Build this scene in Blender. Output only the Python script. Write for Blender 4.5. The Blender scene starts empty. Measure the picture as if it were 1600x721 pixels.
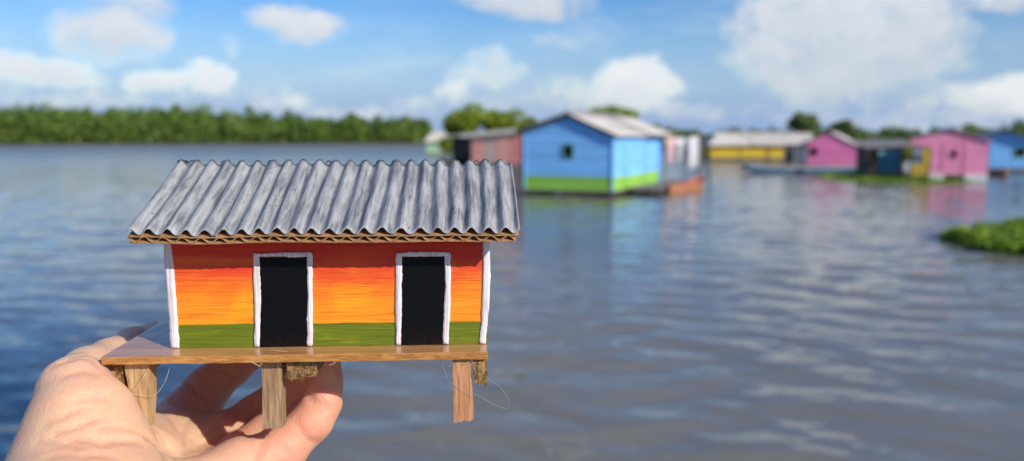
import bpy, bmesh, math, random
import numpy as np
from mathutils import Vector, Matrix, noise as mnoise

random.seed(7)
RNG = np.random.default_rng(7)
SC = bpy.context.scene
COL = SC.collection

# ------------------------------------------------------------------ camera
F_PX, CX, CY, HORIZON = 1250.0, 800.0, 360.5, 216.0      # 1600 x 721 photograph
CAM_Z = 2.4
PITCH = math.atan((CY - HORIZON) / F_PX)
cam_d = bpy.data.cameras.new('camera')
cam = bpy.data.objects.new('camera', cam_d)
COL.objects.link(cam)
cam.location = (0, 0, CAM_Z)
cam.rotation_euler = (math.pi / 2 - PITCH, 0, 0)
cam_d.sensor_width = 36.0
cam_d.lens = 36.0 * F_PX / 1600.0
cam_d.clip_start = 0.01
cam_d.clip_end = 20000
cam_d.dof.use_dof = True
cam_d.dof.focus_distance = 0.292
cam_d.dof.aperture_fstop = 8.8
SC.camera = cam

# ------------------------------------------------------------------ light, exposure
SUN_EL, SUN_AZ = math.radians(29.0), math.radians(132.0)   # azimuth clockwise from +Y
sun_d = bpy.data.lights.new('sun', 'SUN')
sun_d.energy = 4.2
sun_d.angle = math.radians(0.53)
sun_d.color = (1.0, 0.95, 0.87)
sun = bpy.data.objects.new('sun', sun_d)
COL.objects.link(sun)
S = Vector((math.sin(SUN_AZ) * math.cos(SUN_EL), math.cos(SUN_AZ) * math.cos(SUN_EL), math.sin(SUN_EL)))
sun.rotation_euler = S.to_track_quat('Z', 'Y').to_euler()
sun.location = (5, -5, 12)

SC.view_settings.view_transform = 'Standard'
SC.view_settings.look = 'None'
SC.view_settings.exposure = 0.15
SC.view_settings.gamma = 1.0
SC.view_settings.use_curve_mapping = False
SC.render.engine = 'CYCLES'
SC.cycles.use_denoising = True
SC.cycles.max_bounces = 8
SC.cycles.sample_clamp_indirect = 6.0


# ------------------------------------------------------------------ photo pixel -> direction / point
def pdir(px, py):
    u = (px - CX) / F_PX
    v = (CY - py) / F_PX
    return np.array([u, math.cos(PITCH) + v * math.sin(PITCH), -math.sin(PITCH) + v * math.cos(PITCH)])


def at(px, py, Y):
    d = pdir(px, py)
    p = d * (Y / d[1])
    return Vector((p[0], p[1], p[2] + CAM_Z))


def on_z(px, py, z=0.0):
    d = pdir(px, py)
    p = d * ((z - CAM_Z) / d[2])
    return Vector((p[0], p[1], z))


def azel(px, py):
    d = pdir(px, py)
    return math.atan2(d[0], d[1]), math.asin(d[2] / np.linalg.norm(d))


# ------------------------------------------------------------------ node helpers
class NT:
    def __init__(s, tree):
        s.t = tree
        s.n = tree.nodes
        s.l = tree.links

    def new(s, kind, **kw):
        n = s.n.new(kind)
        for k, v in kw.items():
            setattr(n, k, v)
        return n

    def put(s, sock, v):
        if hasattr(v, 'is_linked') or isinstance(v, bpy.types.NodeSocket):
            s.l.new(v, sock)
        elif v is not None:
            sock.default_value = v

    def math(s, op, a, b=None, c=None, clamp=False):
        n = s.new('ShaderNodeMath', operation=op, use_clamp=clamp)
        s.put(n.inputs[0], a)
        if b is not None:
            s.put(n.inputs[1], b)
        if c is not None:
            s.put(n.inputs[2], c)
        return n.outputs[0]

    def mapr(s, v, a, b, c=0.0, d=1.0, smooth=False):
        n = s.new('ShaderNodeMapRange')
        n.interpolation_type = 'SMOOTHSTEP' if smooth else 'LINEAR'
        for i, x in enumerate((v, a, b, c, d)):
            s.put(n.inputs[i], x)
        return n.outputs[0]

    def mix(s, fac, a, b, blend='MIX'):
        n = s.new('ShaderNodeMix', data_type='RGBA', blend_type=blend)
        s.put(n.inputs[0], fac)
        s.put(n.inputs[6], a)
        s.put(n.inputs[7], b)
        return n.outputs[2]

    def noise(s, vec=None, scale=5.0, detail=4.0, rough=0.55, dist=0.0, stretch=None):
        n = s.new('ShaderNodeTexNoise')
        if stretch is not None:
            m = s.new('ShaderNodeMapping')
            m.inputs['Scale'].default_value = stretch
            s.put(m.inputs['Vector'], vec)
            vec = m.outputs[0]
        if vec is not None:
            s.put(n.inputs['Vector'], vec)
        n.inputs['Scale'].default_value = scale
        n.inputs['Detail'].default_value = detail
        n.inputs['Roughness'].default_value = rough
        n.inputs['Distortion'].default_value = dist
        return n.outputs['Fac']

    def ramp(s, fac, stops, interp='LINEAR'):
        n = s.new('ShaderNodeValToRGB')
        r = n.color_ramp
        r.interpolation = interp
        while len(r.elements) < len(stops):
            r.elements.new(0.5)
        for e, (p, c) in zip(r.elements, stops):
            e.position = p
            e.color = (*c, 1) if len(c) == 3 else c
        s.put(n.inputs[0], fac)
        return n.outputs[0]

    def bump(s, h, strength=0.3, dist=0.01, normal=None):
        n = s.new('ShaderNodeBump')
        n.inputs['Strength'].default_value = strength
        n.inputs['Distance'].default_value = dist
        s.put(n.inputs['Height'], h)
        if normal is not None:
            s.put(n.inputs['Normal'], normal)
        return n.outputs[0]


def rgba(c):
    return (c[0], c[1], c[2], 1.0)


def sub(c, k):
    return (c[0] * k, c[1] * k, c[2] * k, 1.0)


def new_mat(name):
    m = bpy.data.materials.new(name)
    m.use_nodes = True
    t = NT(m.node_tree)
    b = m.node_tree.nodes['Principled BSDF']
    return m, t, b


MATS = {}


def mat_paint(name, col, rough=0.6, scale=3.0, var=0.25, stretch=(1, 1, 1), bump=0.15, bdist=0.01, spec=0.3, boards=False):
    """painted or plain surface: colour drifts and fades with a stretched noise"""
    if name in MATS:
        return MATS[name]
    m, t, b = new_mat(name)
    co = t.new('ShaderNodeTexCoord').outputs['Object']
    n1 = t.noise(co, scale, 5, 0.6, stretch=stretch)
    n2 = t.noise(co, scale * 6, 4, 0.6, stretch=stretch)
    f = t.math('ADD', t.math('MULTIPLY', n1, 0.6), t.math('MULTIPLY', n2, 0.4))
    c = t.mix(t.mapr(f, 0.3, 0.7), sub(col, 1 - var), sub(col, 1 + var * 0.6))
    if boards:
        rnd_ = t.new('ShaderNodeObjectInfo').outputs['Random']
        c = t.mix(t.mapr(rnd_, 0, 1, 0, 0.30), c, sub(col, 0.55))
        n5 = t.noise(co, 1.7, 6, 0.7, 0.5, stretch=(0.6, 0.6, 2.5))
        c = t.mix(t.mapr(n5, 0.60, 0.74, 0, 0.45), c, rgba((0.20, 0.17, 0.14)))
    t.put(b.inputs['Base Color'], c)
    b.inputs['Roughness'].default_value = rough
    b.inputs['Specular IOR Level'].default_value = spec
    t.put(b.inputs['Normal'], t.bump(n2, bump, bdist))
    MATS[name] = m
    return m


def mat_wood(name, col, dark, scale=1.0, grain=(3, 40, 40), rough=0.75, bump=0.5, bdist=0.004, coat=0.0, spec=0.3, lo=0.35, hi=0.65):
    if name in MATS:
        return MATS[name]
    m, t, b = new_mat(name)
    co = t.new('ShaderNodeTexCoord').outputs['Object']
    n1 = t.noise(co, scale, 5, 0.65, 0.4, stretch=grain)
    n2 = t.noise(co, scale * 0.35, 3, 0.5, stretch=grain)
    f = t.math('ADD', t.math('MULTIPLY', n1, 0.7), t.math('MULTIPLY', n2, 0.3))
    c = t.mix(t.mapr(f, lo, hi), rgba(dark), rgba(col))
    t.put(b.inputs['Base Color'], c)
    b.inputs['Roughness'].default_value = rough
    b.inputs['Specular IOR Level'].default_value = spec
    b.inputs['Coat Weight'].default_value = coat
    b.inputs['Coat Roughness'].default_value = 0.12
    t.put(b.inputs['Normal'], t.bump(n1, bump, bdist))
    MATS[name] = m
    return m


def mat_leaf(name, c_dark, c_mid, c_light, scale=0.25, rough=0.55, transl=0.25):
    if name in MATS:
        return MATS[name]
    m, t, b = new_mat(name)
    geo = t.new('ShaderNodeNewGeometry')
    co = t.new('ShaderNodeTexCoord').outputs['Object']
    n = t.noise(co, scale, 3, 0.6)
    f = t.math('ADD', t.math('MULTIPLY', geo.outputs['Random Per Island'], 0.45), t.mapr(n, 0.3, 0.7, 0.0, 0.55))
    c = t.ramp(f, [(0.05, c_dark), (0.5, c_mid), (0.95, c_light)])
    t.put(b.inputs['Base Color'], c)
    b.inputs['Roughness'].default_value = rough
    b.inputs['Specular IOR Level'].default_value = 0.3
    tr = t.new('ShaderNodeBsdfTranslucent')
    t.put(tr.inputs['Color'], t.mix(0.5, c, rgba((0.22, 0.30, 0.02)), 'MIX'))
    mx = t.new('ShaderNodeMixShader')
    mx.inputs[0].default_value = transl
    t.l.new(b.outputs[0], mx.inputs[1])
    t.l.new(tr.outputs[0], mx.inputs[2])
    t.l.new(mx.outputs[0], m.node_tree.nodes['Material Output'].inputs['Surface'])
    MATS[name] = m
    return m


# ------------------------------------------------------------------ sky with clouds
world = bpy.data.worlds.new('World')
SC.world = world
world.use_nodes = True


def build_sky():
    t = NT(world.node_tree)
    out = world.node_tree.nodes['World Output']
    bg = world.node_tree.nodes['Background']
    sky = t.new('ShaderNodeTexSky')
    sky.sky_type = 'NISHITA'
    sky.sun_disc = False
    sky.sun_elevation = SUN_EL
    sky.sun_rotation = SUN_AZ
    sky.altitude = 0
    sky.air_density = 1.0
    sky.dust_density = 0.3
    sky.ozone_density = 3.0
    hs = t.new('ShaderNodeHueSaturation')
    hs.inputs['Saturation'].default_value = 1.42
    hs.inputs['Hue'].default_value = 0.515
    t.l.new(sky.outputs[0], hs.inputs['Color'])
    t.l.new(hs.outputs[0], bg.inputs['Color'])
    bg.inputs['Strength'].default_value = 0.115
    d = t.new('ShaderNodeTexCoord').outputs['Generated']
    nrm = t.new('ShaderNodeVectorMath', operation='NORMALIZE')
    t.l.new(d, nrm.inputs[0])
    d = nrm.outputs[0]
    warp = t.new('ShaderNodeTexNoise')
    mp = t.new('ShaderNodeMapping')
    mp.inputs['Scale'].default_value = (1, 1, 1.5)
    t.l.new(d, mp.inputs['Vector'])
    t.l.new(mp.outputs[0], warp.inputs['Vector'])
    warp.inputs['Scale'].default_value = 13
    warp.inputs['Detail'].default_value = 5
    warp.inputs['Roughness'].default_value = 0.6
    sepw = t.new('ShaderNodeSeparateXYZ')
    t.l.new(warp.outputs['Color'], sepw.inputs[0])
    sep = t.new('ShaderNodeSeparateXYZ')
    t.l.new(d, sep.inputs[0])
    x, y, z = sep.outputs
    az0 = t.math('ARCTAN2', x, y)
    el0 = t.math('ARCSINE', z)
    az = t.math('ADD', az0, t.math('MULTIPLY', t.math('SUBTRACT', sepw.outputs[0], 0.5), 0.085))
    el = t.math('ADD', el0, t.math('MULTIPLY', t.math('SUBTRACT', sepw.outputs[1], 0.5), 0.05))
    puff = t.noise(d, 28, 6, 0.66, stretch=(1, 1, 1.25))
    # (px, py, half width, half height, density, brightness)
    blobs = [
        (178, 48, 90, 48, 1.0, 0.62), (330, 122, 48, 26, 1.25, 0.92), (235, 125, 55, 22, 1.0, 0.80),
        (60, 115, 95, 28, 1.0, 0.70), (180, 150, 220, 26, 0.5, 0.35), (470, 35, 80, 32, 1.1, 0.66),
        (352, 68, 22, 20, 0.6, 0.5), (825, 2, 130, 30, 1.1, 0.52), (880, 60, 55, 22, 0.55, 0.55),
        (770, 108, 70, 34, 0.8, 0.62), (1000, 130, 70, 46, 1.5, 0.90), (905, 150, 120, 36, 0.75, 0.42),
        (712, 140, 30, 30, 0.8, 0.75), (440, 165, 60, 16, 0.6, 0.75), (660, 172, 60, 18, 0.5, 0.7),
        (1315, 50, 175, 112, 1.6, 0.46), (1205, 88, 60, 40, 1.0, 0.66), (1390, 25, 95, 60, 0.9, 0.66),
        (1280, 140, 95, 34, 0.8, 0.42), (1570, 152, 80, 32, 1.1, 0.80), (1440, 160, 90, 30, 0.6, 0.40),
        (1560, 0, 110, 22, 0.9, 0.50), (1500, 190, 200, 22, 0.55, 0.40), (200, 0, 70, 26, 0.8, 0.5),
        (100, 160, 160, 14, 0.55, 0.62), (380, 150, 120, 16, 0.45, 0.55), (560, 178, 140, 12, 0.5, 0.6), (1080, 175, 130, 18, 0.55, 0.55),
        (1330, 182, 140, 16, 0.5, 0.5),
    ]
    Dsum = None
    Bsum = None
    Wsum = None
    for px, py, hw, hh, s, br in blobs:
        a, e = azel(px, py)
        u = t.math('DIVIDE', t.math('SUBTRACT', az, a), hw / F_PX)
        v = t.math('DIVIDE', t.math('SUBTRACT', el, e), hh / F_PX)
        r2 = t.math('MULTIPLY_ADD', u, u, t.math('MULTIPLY', v, v))
        w = t.math('MULTIPLY', t.math('SUBTRACT', 1.0, t.math('MULTIPLY', r2, 0.85)), s, clamp=True)
        bb = t.math('MULTIPLY', w, t.math('MULTIPLY_ADD', v, 0.26, br))
        Dsum = w if Dsum is None else t.math('MAXIMUM', Dsum, w)
        Bsum = bb if Bsum is None else t.math('ADD', Bsum, bb)
        Wsum = w if Wsum is None else t.math('ADD', Wsum, w)
    dens = t.math('ADD', Dsum, t.math('MULTIPLY', t.math('SUBTRACT', puff, 0.5), t.mapr(Dsum, 0, 0.3, 0, 1.55)))
    alpha = t.mapr(dens, 0.06, 1.05, 0, 0.95, smooth=True)
    bright = t.math('DIVIDE', t.math('ADD', Bsum, 0.03), t.math('ADD', Wsum, 0.05))
    bright = t.math('ADD', bright, t.math('MULTIPLY', t.math('SUBTRACT', puff, 0.5), 0.7), clamp=True)
    # thin veil of high cloud
    veil = t.noise(d, 5.0, 5, 0.6, 0.4, stretch=(1, 1, 3.0))
    alpha = t.math('MAXIMUM', alpha, t.mapr(veil, 0.45, 0.75, 0.0, 0.38, smooth=True))
    # the same broken cumulus over the rest of the sky
    den = t.math('ADD', t.math('MAXIMUM', z, 0.0), 0.12)
    cmb = t.new('ShaderNodeCombineXYZ')
    t.put(cmb.inputs[0], t.math('DIVIDE', x, den))
    t.put(cmb.inputs[1], t.math('DIVIDE', y, den))
    g1 = t.noise(cmb.outputs[0], 0.9, 7, 0.58, 0.3)
    g2 = t.noise(cmb.outputs[0], 2.6, 5, 0.6)
    ga = t.mapr(g1, 0.53, 0.66, 0, 0.93, smooth=True)
    outside = t.math('MAXIMUM', t.mapr(el0, 0.19, 0.27, smooth=True), t.mapr(t.math('ABSOLUTE', az0), 0.60, 0.72, smooth=True))
    ga = t.math('MULTIPLY', ga, t.math('MULTIPLY', outside, t.mapr(el0, 0.0, 0.1)))
    use_g = t.math('GREATER_THAN', ga, alpha)
    alpha = t.math('MAXIMUM', alpha, ga)
    bright = t.math('ADD', t.math('MULTIPLY', bright, t.math('SUBTRACT', 1.0, use_g)), t.math('MULTIPLY', t.mapr(g2, 0.3, 0.7, 0.9, 0.3), use_g))
    ccol = t.mix(bright, rgba((0.46, 0.54, 0.67)), rgba((0.88, 0.90, 0.93)))
    # pale moist air low over the water
    low = t.mapr(el0, 0.0, 0.17, 0.96, 0.0, smooth=True)
    alpha2 = t.math('MAXIMUM', alpha, low)
    ccol = t.mix(t.math('DIVIDE', alpha, t.math('MAXIMUM', alpha2, 0.01), clamp=True), rgba((0.295, 0.43, 0.73)), ccol)
    cb = t.new('ShaderNodeBackground')
    t.put(cb.inputs['Color'], ccol)
    cb.inputs['Strength'].default_value = 0.88
    ms = t.new('ShaderNodeMixShader')
    t.put(ms.inputs[0], alpha2)
    t.l.new(bg.outputs[0], ms.inputs[1])
    t.l.new(cb.outputs[0], ms.inputs[2])
    t.l.new(ms.outputs[0], out.inputs['Surface'])


build_sky()


# ------------------------------------------------------------------ mesh helpers
class MB:
    """collects boxes, prisms and tubes and links them as ONE mesh object"""

    def __init__(s):
        s.v = []
        s.f = []

    def add(s, vs, fs):
        o = len(s.v)
        s.v += [tuple(v) for v in vs]
        s.f += [tuple(i + o for i in f) for f in fs]
        return s

    def box(s, x0, x1, y0, y1, z0, z1):
        return s.add([(x0, y0, z0), (x1, y0, z0), (x1, y1, z0), (x0, y1, z0), (x0, y0, z1), (x1, y0, z1), (x1, y1, z1), (x0, y1, z1)],
                     [(0, 3, 2, 1), (4, 5, 6, 7), (0, 1, 5, 4), (1, 2, 6, 5), (2, 3, 7, 6), (3, 0, 4, 7)])

    def prism(s, poly, axis_from, axis_to):
        """poly = list of (Vector) ; extrude by axis_to - axis_from (Vectors)"""
        n = len(poly)
        a = [Vector(p) + Vector(axis_from) for p in poly]
        b = [Vector(p) + Vector(axis_to) for p in poly]
        fs = [tuple(range(n)), tuple(range(2 * n - 1, n - 1, -1))]
        for i in range(n):
            j = (i + 1) % n
            fs.append((i, i + n, j + n, j))
        return s.add(a + b, fs)

    def tube(s, pts, radii, seg=8):
        pts = [Vector(p) for p in pts]
        if not hasattr(radii, '__len__'):
            radii = [radii] * len(pts)
        vs, fs = [], []
        up = Vector((0.13, 0.21, 0.97))
        for i, p in enumerate(pts):
            d = (pts[min(i + 1, len(pts) - 1)] - pts[max(i - 1, 0)]).normalized()
            if abs(d.dot(up)) > 0.95:
                a = d.cross(Vector((1, 0.1, 0))).normalized()
            else:
                a = d.cross(up).normalized()
            b = d.cross(a).normalized()
            for k in range(seg):
                g = 2 * math.pi * k / seg
                vs.append(p + (a * math.cos(g) + b * math.sin(g)) * radii[i])
        n = len(pts)
        for i in range(n - 1):
            for k in range(seg):
                k2 = (k + 1) % seg
                fs.append((i * seg + k, i * seg + k2, (i + 1) * seg + k2, (i + 1) * seg + k))
        fs.append(tuple(range(seg - 1, -1, -1)))
        fs.append(tuple((n - 1) * seg + k for k in range(seg)))
        return s.add(vs, fs)

    def build(s, name, mat, parent=None, smooth=False):
        me = bpy.data.meshes.new(name)
        me.from_pydata(s.v, [], s.f)
        bm = bmesh.new()
        bm.from_mesh(me)
        bmesh.ops.recalc_face_normals(bm, faces=bm.faces)
        bm.to_mesh(me)
        bm.free()
        return link(name, me, mat, parent, smooth)


def link(name, me, mat, parent=None, smooth=False):
    if mat is not None:
        me.materials.append(mat)
    if smooth:
        me.polygons.foreach_set('use_smooth', [True] * len(me.polygons))
    o = bpy.data.objects.new(name, me)
    COL.objects.link(o)
    if parent is not None:
        o.parent = parent
    return o


def np_mesh(name, v, f, mat, parent=None, smooth=False):
    """fast mesh from numpy arrays, f of shape (n,3) or (n,4)"""
    me = bpy.data.meshes.new(name)
    v = np.asarray(v, dtype=np.float32)
    f = np.asarray(f, dtype=np.int32)
    k = f.shape[1]
    me.vertices.add(len(v))
    me.vertices.foreach_set('co', v.ravel())
    me.loops.add(f.size)
    me.loops.foreach_set('vertex_index', f.ravel())
    me.polygons.add(len(f))
    me.polygons.foreach_set('loop_start', np.arange(0, f.size, k, dtype=np.int32))
    me.polygons.foreach_set('loop_total', np.full(len(f), k, dtype=np.int32))
    me.update(calc_edges=True)
    me.validate()
    return link(name, me, mat, parent, smooth)


def empty(name, loc=(0, 0, 0), rz=0.0):
    o = bpy.data.objects.new(name, None)
    o.empty_display_size = 0.1
    COL.objects.link(o)
    o.location = loc
    o.rotation_euler = (0, 0, rz)
    return o


def tag(o, label=None, cat=None, group=None, kind=None):
    if label:
        o['label'] = label
    if cat:
        o['category'] = cat
    if group:
        o['group'] = group
    if kind:
        o['kind'] = kind
    return o


def solidify(o, t, offset=-1, rim=0, mo=0):
    m = o.modifiers.new('thickness', 'SOLIDIFY')
    m.thickness = t
    m.offset = offset
    m.material_offset_rim = rim
    m.material_offset = mo
    return m


# ------------------------------------------------------------------ water
def build_water():
    front = np.linspace(-0.78, 0.78, 560)
    side = np.linspace(0.78, 2 * math.pi - 0.78, 60)[1:-1]
    ang = np.concatenate([front, side])
    r = [0.4]
    while r[-1] < 9000:
        q = r[-1]
        if q < 4.5:
            r.append(q * 1.12)
        elif q < 50:
            r.append(q * 1.0048)
        elif q < 160:
            r.append(q * 1.012)
        else:
            r.append(q * 1.15)
    r = np.array(r)
    A, R = np.meshgrid(ang, r)
    X = R * np.sin(A)
    Y = R * np.cos(A)
    Z = np.zeros_like(X)
    rng = np.random.default_rng(11)
    gap = np.gradient(r)[:, None] * np.ones_like(A)
    # wind ripples running towards the camera, slightly from the right
    for i in range(60):
        lam = 0.20 * (1.6 / 0.20) ** rng.random()
        th = math.radians(-100 + rng.normal(0, 24))
        k = 2 * math.pi / lam
        slope = 0.0155 * (lam / 0.8) ** 0.35
        amp = slope / k
        ph = rng.random() * 6.283
        fade = np.clip((lam / gap - 3) / 4, 0, 1)
        Z += amp * fade * np.sin(k * (X * math.cos(th) + Y * math.sin(th)) + ph)
    # gusts: calmer and rougher patches
    G = 0.75 + 0.35 * np.sin(X * 0.31 + 1.2 + 0.8 * np.sin(Y * 0.17)) * np.sin(Y * 0.23 + 0.4 + 0.6 * np.sin(X * 0.21))
    Z *= G
    nr, na = A.shape
    v = np.stack([X, Y, Z], -1).reshape(-1, 3)
    i = np.arange(nr - 1)[:, None]
    j = np.arange(na)[None, :]
    j2 = (j + 1) % na
    f = np.stack([i * na + j, i * na + j2, (i + 1) * na + j2, (i + 1) * na + j], -1).reshape(-1, 4)
    f = f[:, ::-1]
    m, t, b = new_mat('murky_water')
    co = t.new('ShaderNodeTexCoord').outputs['Object']
    n0 = t.noise(co, 0.25, 3, 0.5)
    sp = t.new('ShaderNodeSeparateXYZ')
    t.l.new(co, sp.inputs[0])
    # murky base colour; bluer reflection and weaker sun at near left painted in
    lit_murk = t.mapr(t.math('MULTIPLY_ADD', n0, 3.0, sp.outputs[0]), -2.6, 0.4, smooth=True)
    lit_murk = t.math('MAXIMUM', lit_murk, t.mapr(t.math('MULTIPLY_ADD', n0, 4.0, sp.outputs[1]), 9.0, 17.0, smooth=True))
    t.put(b.inputs['Base Color'], t.mix(lit_murk, rgba((0.030, 0.055, 0.085)), rgba((0.175, 0.167, 0.142))))
    # open water further out is ruffled by the wind
    t.put(b.inputs['Roughness'], t.mapr(sp.outputs[1], 25, 180, 0.07, 0.42))
    b.inputs['IOR'].default_value = 1.33
    b.inputs['Specular IOR Level'].default_value = 0.5

    def slopes(scale, k, stretch, detail):
        mp = t.new('ShaderNodeMapping')
        mp.inputs['Scale'].default_value = stretch
        t.l.new(co, mp.inputs['Vector'])
        nt = t.new('ShaderNodeTexNoise')
        nt.inputs['Scale'].default_value = scale
        nt.inputs['Detail'].default_value = detail
        nt.inputs['Roughness'].default_value = 0.6
        t.l.new(mp.outputs[0], nt.inputs['Vector'])
        sb = t.new('ShaderNodeVectorMath', operation='SUBTRACT')
        t.l.new(nt.outputs['Color'], sb.inputs[0])
        sb.inputs[1].default_value = (0.5, 0.5, 0.5)
        ml = t.new('ShaderNodeVectorMath', operation='MULTIPLY')
        t.l.new(sb.outputs[0], ml.inputs[0])
        ml.inputs[1].default_value = (k * 0.7, k, 0)
        return ml.outputs[0]
    geo = t.new('ShaderNodeNewGeometry')
    acc = geo.outputs['Normal']
    for v_ in (slopes(2.0, 0.24, (0.45, 1.3, 1), 4), slopes(7.0, 0.20, (0.6, 1.3, 1), 3)):
        ad = t.new('ShaderNodeVectorMath', operation='ADD')
        t.l.new(acc, ad.inputs[0])
        t.l.new(v_, ad.inputs[1])
        acc = ad.outputs[0]
    nm = t.new('ShaderNodeVectorMath', operation='NORMALIZE')
    t.l.new(acc, nm.inputs[0])
    t.l.new(nm.outputs[0], b.inputs['Normal'])
    o = np_mesh('water', v, f, m, smooth=True)
    tag(o, kind='structure')


build_water()


# ------------------------------------------------------------------ foliage
def leaf_quads(centers, size, rng, up_bias=0.4, squash=0.75):
    """one bent leaf-clump card (2 quads) per centre"""
    n = len(centers)
    d = rng.normal(size=(n, 3))
    d[:, 2] += up_bias
    d /= np.linalg.norm(d, axis=1, keepdims=True)
    a = np.cross(d, rng.normal(size=(n, 3)))
    a /= np.linalg.norm(a, axis=1, keepdims=True)
    b = np.cross(d, a)
    s = size * (0.6 + 0.8 * rng.random((n, 1)))
    w = s * squash
    bend = d * s * 0.22
    v = np.stack([centers - a * s - bend, centers + b * w * 0.5, centers - b * w * 0.5, centers + a * s - bend, ], 1)
    m1 = centers + b * w * 0.62 + bend * 0.2
    m2 = centers - b * w * 0.62 + bend * 0.2
    v = np.stack([centers - a * s - bend, m2, centers + a * s - bend, m1], 1)
    f = np.arange(n * 4).reshape(n, 4)
    return v.reshape(-1, 3), f


def crown_points(c, rad, n, rng, lumps=9):
    """points spread through a crown of uneven lumps"""
    c = np.array(c)
    rad = np.array(rad)
    pts = []
    for k in range(lumps):
        d = rng.normal(size=3)
        d /= np.linalg.norm(d)
        d[2] = d[2] * 0.75 + 0.12
        lc = c + d * rad * rng.uniform(0.35, 0.72)
        lr = rad * rng.uniform(0.28, 0.50)
        m = max(8, int(n / lumps))
        q = rng.normal(size=(m, 3))
        q /= np.linalg.norm(q, axis=1, keepdims=True)
        q *= (0.55 + 0.45 * rng.random((m, 1)) ** 0.5)
        pts.append(lc + q * lr)
    return np.concatenate(pts)


LEAF_MANGROVE = mat_leaf('mangrove_leaves', (0.065, 0.120, 0.025), (0.150, 0.240, 0.045), (0.26, 0.34, 0.065), scale=0.16)
LEAF_YELLOW = mat_leaf('sunlit_tree_leaves', (0.11, 0.17, 0.015), (0.25, 0.33, 0.03), (0.40, 0.46, 0.05), scale=0.5)
LEAF_FAR = mat_leaf('far_tree_leaves', (0.10, 0.15, 0.06), (0.19, 0.27, 0.09), (0.28, 0.36, 0.12), scale=0.2)
LEAF_WATER = mat_leaf('water_plant_leaves', (0.11, 0.19, 0.018), (0.23, 0.36, 0.028), (0.37, 0.48, 0.045), scale=1.6, rough=0.4)
BARK = mat_wood('bark', (0.17, 0.13, 0.10), (0.07, 0.05, 0.04), 1.0, (8, 8, 1.5))


def forest(name, label, px0, px1, y_of, top_of, mat, rows, per_row_step, rng, n_leaf=500, size=0.75):
    V, Fs, off = [], [], 0
    tv = MB()
    for row in range(rows):
        px = px0 + rng.uniform(0, per_row_step)
        while px < px1:
            Y = y_of(px) + row * 5 + rng.uniform(-2.0, 2.0)
            x = (px - CX) / F_PX * Y
            top = CAM_Z + (HORIZON - (top_of(px) + rng.normal(0, 5.2) - (0.5 if row else -6))) / F_PX * Y
            h = top
            rz = h * 0.52
            rx = h * rng.uniform(0.28, 0.42)
            cz = h - rz * 0.98
            pts = crown_points((x, Y, cz), (rx, rx * 0.9, rz), n_leaf, rng, 13)
            low = rng.normal(size=(n_leaf // 3, 3)) * np.array([rx * 0.55, rx * 0.4, h * 0.16]) + np.array([x, Y - rx * 0.45, h * 0.20])
            pts = np.concatenate([pts, low])
            pts = pts[pts[:, 2] > 0.1]
            v, f = leaf_quads(pts, size, rng)
            V.append(v)
            Fs.append(f + off)
            off += len(v)
            px += per_row_step * rng.uniform(0.65, 1.35)
    o = np_mesh(name, np.concatenate(V), np.concatenate(Fs), mat)
    return tag(o, label, 'forest', kind='stuff')


rng = np.random.default_rng(3)
forest('mangrove_forest', 'long green wall of mangrove trees along the far left shore', -420, 668,
       lambda px: 300 + max(0, px) * 0.05, lambda px: np.interp(px, [-400, 0, 100, 250, 450, 520, 560, 640, 668], [166, 168, 166, 170, 178, 184, 182, 184, 190]),
       LEAF_MANGROVE, 4, 15, rng, 480, 0.80)
forest('far_tree_line', 'low hazy line of trees on the far right shore behind the houses', 1010, 2100,
       lambda px: 210, lambda px: np.interp(px, [1010, 1060, 1110, 1220, 1380, 1440, 1560, 1700], [200, 206, 206, 203, 205, 203, 204, 203]),
       LEAF_FAR, 3, 10, rng, 260, 0.6)


def shore(name, px0, px1, Y0, depth, h=0.35):
    V, Fc = [], []
    n = 60
    rng = np.random.default_rng(5)
    prof = [(0, -0.4), (0.5, 0.05), (2.5, h), (depth, h + 0.3), (depth + 2, -0.4)]
    for i in range(n):
        px = px0 + (px1 - px0) * i / (n - 1)
        j = rng.uniform(-1, 1)
        for dy, z in prof:
            Y = Y0 + dy + j
            V.append(((px - CX) / F_PX * (Y0 + dy * 0.3), Y, z))
    k = len(prof)
    for i in range(n - 1):
        for q in range(k - 1):
            Fc.append((i * k + q, (i + 1) * k + q, (i + 1) * k + q + 1, i * k + q + 1))
    o = np_mesh(name, V, Fc, mat_paint('mud', (0.10, 0.085, 0.05), 0.9, 0.6, 0.3), smooth=True)
    tag(o, kind='structure')


shore('far_shore', -520, 690, 297, 60)
shore('far_bank', 1000, 2200, 207, 60)
shore('mud_bank', 672, 1010, 58, 14, 0.3)
shore('right_bank', 1180, 1400, 112, 20, 0.3)


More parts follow.
